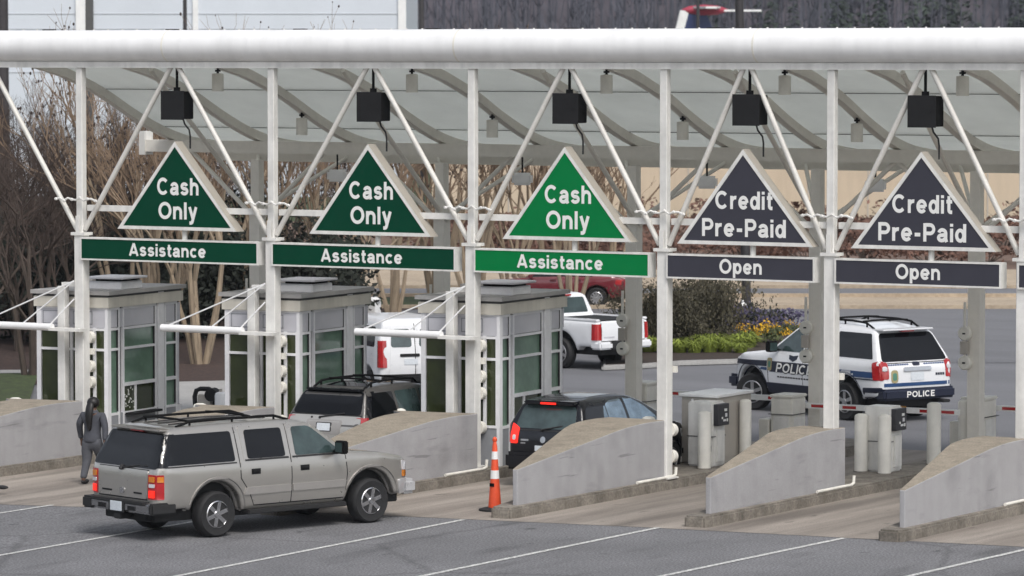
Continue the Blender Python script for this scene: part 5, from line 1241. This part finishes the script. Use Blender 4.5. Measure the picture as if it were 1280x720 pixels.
def make_tree(name, seed, h, label, cat, grp, stems, spread, bark, twig, base_r=.07, depth=4, seeds=False, fork=.35):
    T, C, S = tree_mesh(seed, h, stems, spread, twig, base_r, .75, depth, seeds, fork)
    t = thing(name, label, cat, (0, 0, 0), 0, grp)
    T.build('trunk', M[bark], t, True); C.build('crown', [M[twig], M['seed']], t); S.bm.free()
    return t
used = set()
def plant_tree(proto, px, y, label, rz, sc, d=None):
    p = at(px, y) if d is None else spot(px, d)
    if proto.name not in used: used.add(proto.name); proto.location = p; proto.rotation_euler[2] = rz; proto.scale = sc if isinstance(sc, tuple) else (sc,)*3; proto['label'] = label; return proto
    return dup(proto, p, rz, label, sc)
G1 = 'bare multi-stemmed trees behind the booths'
cm = [make_tree('crape_myrtle', 11+k, 6.1, 'x', 'tree', G1, 5, .8, 'bark_tan', 'twig_tan', .08, 5, True, .36) for k in range(3)]
lst = [(250, 456, 'bare tan multi-stemmed tree rising between the left and middle booths', 1.15), (205, 449, 'bare tan tree half hidden behind the leftmost booth', 1.1),
       (492, 393, 'bare tan tree behind the white van', 1.12), (716, 398, 'bare tan tree in front of the dark red sedan', 1.05), (310, 425, 'bare tan tree behind the roof of the middle booth', 1.25), (425, 418, 'bare tan tree right of the middle booth roof', 1.2),
       (590, 385, 'bare tan tree behind the column of the rightmost booth', 1.2), (640, 378, 'bare tan tree left of the brightest green triangle sign', 1.15), (380, 410, 'bare tan tree seen behind the second triangle sign', 1.3), (162, 440, 'bare tan tree behind the leftmost sign', 1.25), (545, 380, 'bare tan tree behind the second rear column', 1.25), (688, 372, 'bare tan tree behind the brightest green triangle sign', 1.2), (760, 376, 'bare tan tree behind the pickup bed', 1.05)]
for i, (px, y, lab, sc) in enumerate(lst): plant_tree(cm[i % 3], px, y, lab, i*1.3, sc)
G2 = 'dark bare trees at the left'
bt = [make_tree('bare_tree', 31+k, 8.2, 'x', 'tree', G2, 2 if k else 3, 1.15, 'bark_brown', 'twig_brown', .10, 6, False, .25) for k in range(2)]
lst = [(38, 470, 'nearest dark bare tree left of the leftmost booth', 1.0), (-20, 452, 'dark bare tree cut by the left edge of the photo', 1.05), (85, 440, 'dark bare tree right behind the leftmost column', 1.0), (128, 425, 'dark bare tree behind the leftmost triangle sign', 1.05), (12, 415, 'dark bare tree deep behind the far left brace', 1.1), (60, 400, 'dark bare tree deep behind the leftmost column', 1.15), (175, 402, 'dark bare tree above the leftmost triangle sign', 1.1), (110, 385, 'rearmost dark bare tree at the left', 1.2), (240, 395, 'dark bare tree behind the gap of the two left booths', 1.05), (290, 380, 'dark bare tree beside the second front column', 1.1), (340, 388, 'dark bare tree behind the second front column', 1.05), (-60, 420, 'dark bare tree just outside the left edge', 1.1), (30, 378, 'dark bare tree in front of the pale warehouse at the left', 1.2), (200, 372, 'dark bare tree in front of the warehouse middle', 1.15), (440, 385, 'dark bare tree behind the second triangle sign right edge', 1.0), (62, 425, 'dark bare tree right behind the far left brace', 1.0), (150, 412, 'dark bare tree between the leftmost column and its triangle sign', 1.05), (-40, 395, 'dark bare tree deep beyond the left edge', 1.1), (100, 415, 'slender dark bare tree beside the leftmost column', .95), (20, 440, 'low dark bare tree by the lawn strip', .9), (225, 412, 'dark bare tree right of the leftmost triangle sign', 1.0)]
for i, (px, y, lab, sc) in enumerate(lst): plant_tree(bt[i % 2], px, y, lab, i*2.1, sc)

def leaf_cloud(mb, q, n, rx, ry, rz, cz, size, flat_=.0, shell=.45):
    bm = mb.bm
    clumps = [(Vector((q.gauss(0, .5)*rx, q.gauss(0, .5)*ry, cz+q.gauss(0, .45)*rz)), q.uniform(.25, .5)) for _ in range(max(6, n//70))]
    for i in range(n):
        c, s = q.choice(clumps)
        p = c+Vector((q.gauss(0, 1)*rx, q.gauss(0, 1)*ry, q.gauss(0, 1)*rz))*s*.55
        if p.z < .05: p.z = .05+q.random()*.2
        a = Vector((q.uniform(-1, 1), q.uniform(-1, 1), q.uniform(-1, 1))).normalized(); b = a.orthogonal().normalized(); k = size*q.uniform(.6, 1.3)
        v = [bm.verts.new(p+a*k), bm.verts.new(p+b*k*.5), bm.verts.new(p-a*k), bm.verts.new(p-b*k*.5)]
        bm.faces.new(v)
def shrub(seed, name, label, grp, n, rx, ry, h, leaf, size=.09, stem='bark_brown'):
    q = random.Random(seed); t = thing(name, label, 'shrub', (0, 0, 0), 0, grp)
    mb = MB(); leaf_cloud(mb, q, n, rx, ry, h*.42, h*.52, size); mb.build('foliage', M[leaf], t)
    mb = MB()
    for k in range(26):
        a = q.uniform(0, 6.28); mb.tube([(0.1*math.cos(a), .1*math.sin(a), 0), (.35*rx*math.cos(a), .35*ry*math.sin(a), h*.4), (rx*q.uniform(.3, .9)*math.cos(a), ry*q.uniform(.3, .9)*math.sin(a), h*q.uniform(.6, 1.0))], .022, 4, .006)
    mb.build('stem', M[stem], t)
    return t
G3 = 'dark evergreen shrubs behind the booths'
ev = [shrub(51+k, 'evergreen_shrub', 'x', G3, 2600, 1.7, 1.5, 3.4, 'leaf_dark', .11) for k in range(2)]
lst = [(-30, 425, 1.0), (25, 432, 1.05), (70, 428, 1.0), (120, 424, 1.1), (165, 428, 1.0), (215, 425, 1.1), (262, 421, 1.05), (305, 424, 1.0), (352, 421, 1.05), (372, 424, 1.0), (400, 414, .8), (0, 405, 1.2), (95, 402, 1.2), (190, 402, 1.2), (275, 402, 1.1)]
ewords = ['cut by the left edge', 'at the far left under the bare trees', 'left of the leftmost booth window', 'behind the leftmost booth front', 'behind the leftmost booth side', 'behind the trunks right of the leftmost booth', 'behind the tan trunks between two booths', 'left behind the middle booth', 'straight behind the middle booth', 'right behind the middle booth', 'farthest right, behind the middle booth roof', 'in the back row at the far left', 'in the back row behind the leftmost column', 'in the back row behind the leftmost sign', 'in the back row behind the second column']
for i, (px, y, sc) in enumerate(lst): plant_tree(ev[i % 2], px, y, 'dark evergreen shrub '+ewords[i], i*1.7, sc)

# planted kerb island with bush, grasses, flowers, hydrant and light pole
pl = [(752, 464), (800, 462), (850, 458), (920, 456), (965, 449), (992, 438), (1000, 428), (985, 417), (930, 404), (820, 400), (748, 404)]
pp = [at(*p) for p in pl]
b = MB().prism([(p.x, p.y, -.02) for p in pp], (0, 0, .16)).bevel(.05, 2, 40).build('kerbed_bed', M['pave']); struct(b)
cx = sum((p for p in pp), Vector())/len(pp); flat('soil', [cx+(p-cx)*.965 for p in pp], M['soil'], .145)
G4 = 'brown green bushes in the kerbed bed'
bs = shrub(61, 'bush', 'x', G4, 6500, 2.1, 1.5, 2.35, 'leaf_brown', .075)
for i, (px, y, sc, lab) in enumerate([(884, 437, (.46, .6, .98), 'large brown green bush left of the red and white hydrant'), (856, 440, (.42, .5, .75), 'smaller brown bush against the fourth column'), (815, 442, (.5, .6, .85), 'brown green bush behind the pickup tailgate'), (835, 415, (.45, .5, .6), 'bush behind the pickup bed and left of the fourth column')]): plant_tree(bs, px, y, lab, i*1.9, sc)
t2 = shrub(62, 'bush', 'mid green bush low behind the pickup bed', G4, 3000, 1.3, 1.0, 1.3, 'leaf_mid', .06); t2.location = at(775, 438); t2.scale = (.7, .8, .75)
q = random.Random(5)
def tuft(seed):
    q = random.Random(seed); mb = MB(); bm = mb.bm
    for k in range(130):
        a = q.uniform(0, 6.28); r = q.uniform(0, .16); L = q.uniform(.35, .65); o = Vector((r*math.cos(a), r*math.sin(a), 0)); d = Vector((math.cos(a), math.sin(a), 0)); s = Vector((-d.y, d.x, 0))*.022
        p1 = o+d*L*.22+Vector((0, 0, L*.75)); p2 = o+d*L*.75+Vector((0, 0, L*.62))
        bm.faces.new([bm.verts.new(v) for v in (o-s, o+s, p1+s*.8, p1-s*.8)]); bm.faces.new([bm.verts.new(v) for v in (p1-s*.8, p1+s*.8, p2)])
    t = thing('grass_tuft', 'lime green grass tuft', 'ornamental grass', (0, 0, 0), 0, 'lime grass tufts along the kerbed bed'); mb.build('blades', M['leaf_lime'], t); return t
tf = tuft(3); k = 0
for row, (y, n, x0, x1) in enumerate([(447, 9, 772, 935), (441, 8, 850, 938), (436, 5, 868, 930)]):
    for i in range(n):
        px = x0+(x1-x0)*(i+.4*row)/(n-.5); lab = 'lime green grass tuft in the %s row of the kerbed bed, number %d from the left' % (['front', 'middle', 'back'][row], i+1)
        lab = 'lime green grass tuft in the %s row of the bed, %s from the left' % (['front', 'middle', 'back'][row], ordn[i] if i < 7 else ['eighth', 'ninth'][i-7])
        plant_tree(tf, px, y+q.uniform(-1, 1), lab, q.uniform(0, 6), q.uniform(.85, 1.2))
def flowerbed(seed, name, label, n, rx, ry, h, leaf, fl):
    q = random.Random(seed); t = thing(name, label, 'flowers', (0, 0, .14), 0)
    mb = MB(); leaf_cloud(mb, q, n, rx, ry, h*.5, h*.5, .06); mb.build('foliage', M[leaf], t)
    mb = MB(); leaf_cloud(mb, q, n if fl == 'flower_purple' else n//3, rx, ry, h*.45, h*.8, .05); mb.build('blossom', M[fl], t); return t
f = flowerbed(71, 'flower_patch', 'purple flower patch at the foot of the light pole', 1500, 1.15, .9, .55, 'leaf_dark', 'flower_purple'); f.location = at(946, 421); f.scale = (1.1, 1.1, 1.25)
f = flowerbed(72, 'flower_patch', 'yellow flower patch by the police bonnet', 900, 1.0, .7, .7, 'leaf_mid', 'flower_yellow'); f.location = at(966, 434); f.scale = (.8, .8, .9)
f = flowerbed(73, 'flower_patch', 'yellow orange flower patch right of the purple flowers', 700, .8, .6, .6, 'leaf_mid', 'flower_yellow'); f.location = at(986, 422); f.scale = (.6, .6, .8)
t = thing('fire_hydrant', 'red fire hydrant with white bonnet beside the dark light pole', 'hydrant', at(928, 416))
MB().lathe([(.19, .1), (.19, .16), (.13, .17), (.13, .62), (.16, .63), (.16, .68), (.001, .68)], n=18).build('barrel', M['hydrant_red'], t, True)
MB().lathe([(.16, .68), (.15, .76), (.10, .86), (.04, .90), (.04, .97), (.001, .97)], n=18).build('bonnet', M['reflect_white'], t, True)
for sx, sy in ((1, 0), (-1, 0), (0, -1)): MB().rod((0, 0, .5), (sx*.24, sy*.24, .5), .075, n=12).build('outlet', M['reflect_white'], t, True)
t = thing('light_pole', 'dark light pole behind the left grey triangle sign, rising over the canopy', 'light pole', at(934, 408))
MB().rod((0, 0, 0), (-.31, -.18, 13), .14, .125, n=16).build('pole', M['dark_pole'], t, True); MB().lathe([(.22, 0), (.22, .25), (.15, .32), (.13, .32)], n=16).build('base', M['dark_pole'], t, True)
MB().box((-.31, -.18, 13.05), (.9, .4, .2)).bevel(.03, 2).build('lamp_head', M['dark_pole'], t)

# beds, lawn strip and pavement at the left
def quadz(name, pts, m, z): return flat(name, [at(*p) for p in pts], M[m], z)
quadz('mulch_bed', [(-300, 484), (218, 480), (286, 478), (470, 405), (470, 392), (620, 378), (620, 372), (-300, 372)], 'mulch', .030)
quadz('lawn', [(-300, 520), (36, 505), (48, 468), (-300, 470)], 'grass', .036)
quadz('footpath', [(-300, 470), (48, 468), (54, 464), (-300, 466)], 'pave', .040)
quadz('footpath', [(205, 545), (345, 540), (330, 476), (214, 479)], 'pave', .034)
quadz('lawn', [(455, 385), (560, 381), (560, 371), (455, 374)], 'grass', .036)
# backflow pipe set on the pavement, bollard post by the lawn
t = thing('pipe_valve', 'dark arched pipe valve on the pale pavement between two booths', 'valve', at(256, 512), R(20))
MB().tube([(-.22, 0, 0), (-.24, 0, .3), (-.2, 0, .44), (-.1, 0, .48), (.1, 0, .48), (.2, 0, .44), (.24, 0, .3), (.22, 0, 0)], .055, 10).build('arch_pipe', M['dark_plastic'], t, True)
MB().rod((.18, -.15, .35), (.18, .2, .35), .15, n=16).build('valve_wheel', M['dark_plastic'], t, True); MB().bb((-.16, -.05, .05), (.16, .12, .35)).bevel(.02, 1).build('valve_body', M['cabinet'], t)
t = thing('utility_tank', 'small white cylinder beside the arched pipe valve', 'tank', at(276, 513)); MB().lathe([(.14, 0), (.14, .34), (.12, .40), (.05, .43), (.001, .43)], n=18).build('body', M['white_clean'], t, True); MB().rod((0, 0, .4), (0, 0, .5), .04).build('cap', M['cabinet'], t)
t = thing('gate_post', 'short white capped post by the lawn behind the white van', 'post', at(467, 402)); MB().bb((-.17, -.17, 0), (.17, .17, .62)).bevel(.02, 1).build('shaft', M['white_clean'], t); MB().lathe([(.22, .62), (.22, .67), (.12, .75), (.001, .78)], n=16).build('cap', M['white_clean'], t, True)

# shrubs on the far bank
G5 = 'rust brown low shrubs on the far bank'
rs = shrub(81, 'hedge_shrub', 'x', G5, 700, 2.4, 1.3, 1.15, 'leaf_red', .12)
k = 0
names = ['first', 'second', 'third', 'fourth', 'fifth', 'sixth', 'seventh', 'eighth', 'ninth', 'tenth', 'eleventh', 'twelfth', 'thirteenth', 'fourteenth']
for row, (d, n) in enumerate([(164, 11), (176, 11), (190, 11)]):
    for i in range(n):
        px = 560+75*i+20*row; plant_tree(rs, px, 0, 'rust brown low shrub on the far bank, %s from the left in the %s row' % (names[i], ['front', 'middle', 'back'][row]), q.uniform(0, 6), (q.uniform(.9, 1.2), 1, q.uniform(.75, 1.15)), d)

# ------------------------------------------------------------------ far buildings, hill and aeroplane
def ob(l0, l1, d0, d1, z0, z1, name, m, par):
    """box aligned to the view axis: l across, d along"""
    mb = MB(); c = Vector((CAMP.x, CAMP.y, 0))+RT*((l0+l1)/2)+FW*((d0+d1)/2); c.z = (z0+z1)/2
    mb.box(c, (l1-l0, d1-d0, z1-z0), YAW); return mb.build(name, M[m], par)
L = lambda px, d: (px-640)/5294.0*d
t = thing('retaining_wall', 'long tan panelled building wall beyond the road at the right', 'wall', (0, 0, 0))
ob(L(540, 205), 60, 205, 225, -.1, 7.0, 'wall_panel', 'tan_wall', t)
for i in range(16): ob(L(560, 205)+i*2.9, L(560, 205)+i*2.9+.06, 204.97, 205.1, 0, 6.9, 'panel_joint', 'cabinet', t)
ob(L(538, 205), 60.2, 204.8, 225, 7.0, 7.3, 'coping', 'cream', t)
t = thing('warehouse', 'large pale blue white corrugated warehouse beyond the canopy at the left', 'warehouse', (0, 0, 0))
d = 240
ob(L(-900, d), L(498, d), d, d+50, -.1, 16, 'wall', 'warehouse', t)
for z in (7.0, 7.9, 8.8, 9.45, 10.3, 11.2, 12): ob(L(-900, d), L(498, d), d-.03, d+.02, z, z+(.09 if z in (8.8,) else .035), 'panel_joint', 'warehouse_trim', t)
for px, w, m in ((96, .55, 'white_clean'), (108, .45, 'dark_joint'), (498, .45, 'white_clean'), (0, .3, 'white_clean'), (242, .3, 'white_clean')): ob(L(px, d), L(px, d)+w, d-.15, d+.02, 0, 16, 'downpipe', m, t)
ob(L(-910, d), L(506, d), d-.3, d+50, 16, 16.6, 'roof_edge', 'warehouse_trim', t)
for px, dd, w, h, lab in [(3, 200, .38, 17, 'dark pole at the far left edge in front of the warehouse'), (232, 215, .12, 16, 'slim dark pole in front of the warehouse middle'), (527, 230, .16, 17, 'brown pole right of the warehouse corner'), (872, 300, .14, 20, 'thin dark pole in front of the aeroplane tail')]:
    t = thing('utility_pole', lab, 'pole', spot(px, dd), 0, 'slim poles beyond the canopy'); MB().rod((0, 0, 0), (0, 0, h), w, w*.8, n=10).build('pole', M['dark_pole'], t, True); MB().rod((-.8, 0, h-.6), (.8, 0, h-.6), .06).build('crossarm', M['dark_pole'], t, True)

# aeroplane seen tail-on behind the canopy: only the top of its T-tail shows
t = thing('aeroplane', 'airliner whose red and blue tail fin shows above the canopy', 'aeroplane', spot(885, 340, .45), YAW+R(8))
k = 340/5294.0
MB().lathe([(.3, -4), (1.3, -.5), (1.45, 3), (1.45, 22), (.9, 25), (.1, 26.5)], (0, 0, 5.2), 'X', 20).build('fuselage', M['white_clean'], t, True)
fin = MB().prism([(-3.2, -.14, 6.2), (1.6, -.14, 6.4), (-.3, -.14, 11.0), (-2.2, -.14, 11.0)], (0, .28, 0)).build('tail_fin', M['plane_blue'], t)
MB().prism([(-3.5, -.17, 6.2), (-2.9, -.17, 6.2), (-1.6, -.17, 10.9), (-2.3, -.17, 11.0)], (0, .34, 0)).build('leading_edge', M['white_clean'], t)
MB().lathe([(.05, -2.2), (.32, -1.6), (.45, -.4), (.36, .8), (.05, 1.7)], (0, 0, 11.0), 'X', 16).build('tail_bullet', M['plane_red'], t, True)
MB().prism([(-1.0, -4.2, 11.1), (-.1, -4.2, 11.1), (1.0, 0, 11.15), (.2, 4.2, 11.1), (-.7, 4.2, 11.1), (-1.3, 0, 11.15)], (0, 0, .16)).build('tailplane', M['white_clean'], t)
MB().bb((-.5, -.2, 10.9), (4.3, .2, 11.05)).build('elevator', M['white_clean'], t)
MB().prism([(9, 1.0, 4.6), (14, 1.0, 4.8), (6.5, 13, 5.4), (5.2, 13, 5.4)], (0, 0, .2)).prism([(9, -1.0, 4.6), (14, -1.0, 4.8), (6.5, -13, 5.4), (5.2, -13, 5.4)], (0, 0, .2)).build('wing', M['white_clean'], t)
mb = MB()
for x in (4, 22): mb.rod((x, -1.2, 0), (x, -1.2, 4.6), .25).rod((x, 1.2, 0), (x, 1.2, 4.6), .25)
mb.build('landing_gear', M['dark_plastic'], t)

# wooded hill
me = bpy.data.meshes.new('hill'); vs = []; fs = []; nx, ny = 40, 14
def hz(l, d): k = max(0, min(1, (d-420)/420)); return -.5+62*k*k*(3-2*k)*(1+.12*math.sin(l*.011)+.06*math.sin(l*.031))
for j in range(ny):
    for i in range(nx):
        l = -500+1000*i/(nx-1); d = 420+500*j/(ny-1); p = Vector((CAMP.x, CAMP.y, 0))+RT*l+FW*d; vs.append((p.x, p.y, hz(l, d)))
for j in range(ny-1):
    for i in range(nx-1): fs.append((j*nx+i, j*nx+i+1, (j+1)*nx+i+1, (j+1)*nx+i))
me.from_pydata(vs, [], fs); struct(mk('hill', me, M['hill'], None, True))
def wood(name, n, dlo, dhi, llo, lhi, conif, m, seed):
    q = random.Random(seed); mb = MB(); bm = mb.bm
    for k in range(n):
        d = q.uniform(dlo, dhi); l = q.uniform(llo, lhi); p = Vector((CAMP.x, CAMP.y, 0))+RT*l+FW*d; p.z = hz(l, d)-.5
        h = q.uniform(9, 15); s = RT
        if conif:
            for i in range(70):
                f = q.random()**.7; r = (1-f)*h*.2+.3; a = q.uniform(0, 6.28); c = p+Vector((0, 0, h*(.12+.88*f))); e = c+Vector((math.cos(a)*r, math.sin(a)*r, -r*.45)); w = Vector((-math.sin(a), math.cos(a), 0))*(.5+.5*(1-f))
                bm.faces.new([bm.verts.new(v) for v in (c, e-w, e+Vector((0, 0, .3)), e+w)])
        else:
            mb.tube([p, p+Vector((q.uniform(-.3, .3), q.uniform(-.3, .3), h*.6)), p+Vector((q.uniform(-.6, .6), q.uniform(-.6, .6), h))], .16, 3, .04, False)
            for i in range(16):
                a = q.uniform(0, 6.28); f = q.uniform(.3, 1); r = h*.2*q.uniform(.4, 1); c = p+Vector((0, 0, h*f*.85)); e = c+Vector((math.cos(a)*r, math.sin(a)*r, r*q.uniform(.6, 1.4))); w = Vector((-math.sin(a), math.cos(a), 0))*.06
                bm.faces.new([bm.verts.new(v) for v in (c-w, c+w, e)])
    return tag(mb.build(name, M[m]), 'far wooded hillside of %s' % ('dark green conifers' if conif else 'bare grey trees'), 'wood', None, 'stuff')
wood('bare_wood', 900, 430, 640, -20, 75, False, 'wood_far', 3)
wood('conifer_wood', 60, 430, 620, 22, 75, True, 'conifer_far', 4)
# leaf litter and debris by the far left island
t = thing('debris', 'dark scrap lying on the concrete at the left edge', 'debris', at(3, 611)); MB().ball((0, 0, .03), .09, 2, (1.5, .8, .45)).build('lump', M['black_rubber'], t, True)

# trees out of view, added only to vary reflections in booth and car glass

t = tag(MB().build('reflection_trees', M['leaf_dark']), 'dark line of unseen trees added around the plaza for glass reflections', 'trees', None, 'stuff')
q = random.Random(9); mb = MB()
for k in range(230):
    a = R(q.uniform(150, 440)); d = q.uniform(150, 185); c = Vector((40+math.cos(a)*d, -60+math.sin(a)*d, 0)); h = q.uniform(7, 13)
    mb.rod(c, c+Vector((0, 0, h*.5)), .3, .15, n=5)
    for i in range(26):
        f = q.random(); r = h*.28*q.random()**.5; b2 = q.uniform(0, 6.28); p = c+Vector((math.cos(b2)*r, math.sin(b2)*r, h*(.25+.75*f))); u = Vector((q.uniform(-1, 1), q.uniform(-1, 1), q.uniform(-1, 1))).normalized(); w = u.orthogonal().normalized(); s_ = q.uniform(.8, 1.7)
        mb.bm.faces.new([mb.bm.verts.new(v) for v in (p+u*s_, p+w*s_, p-u*s_, p-w*s_)])
me = bpy.data.meshes.new('reflection_trees'); mb.bm.to_mesh(me); mb.bm.free(); me.materials.append(M['leaf_dark']); t.data = me
# winter haze over the whole valley
hz_ = bpy.data.materials.new('haze'); hz_.use_nodes = True; n = hz_.node_tree.nodes; n.remove(n['Principled BSDF'])
pv = n.new('ShaderNodeVolumePrincipled'); pv.inputs['Color'].default_value = (.80, .88, 1, 1); pv.inputs['Density'].default_value = HAZE; pv.inputs['Anisotropy'].default_value = 0
hz_.node_tree.links.new(pv.outputs[0], n['Material Output'].inputs['Volume'])
o = MB().bb((-1400, -700, -3), (1200, 1300, 90)).build('haze', hz_); tag(o, kind='stuff')
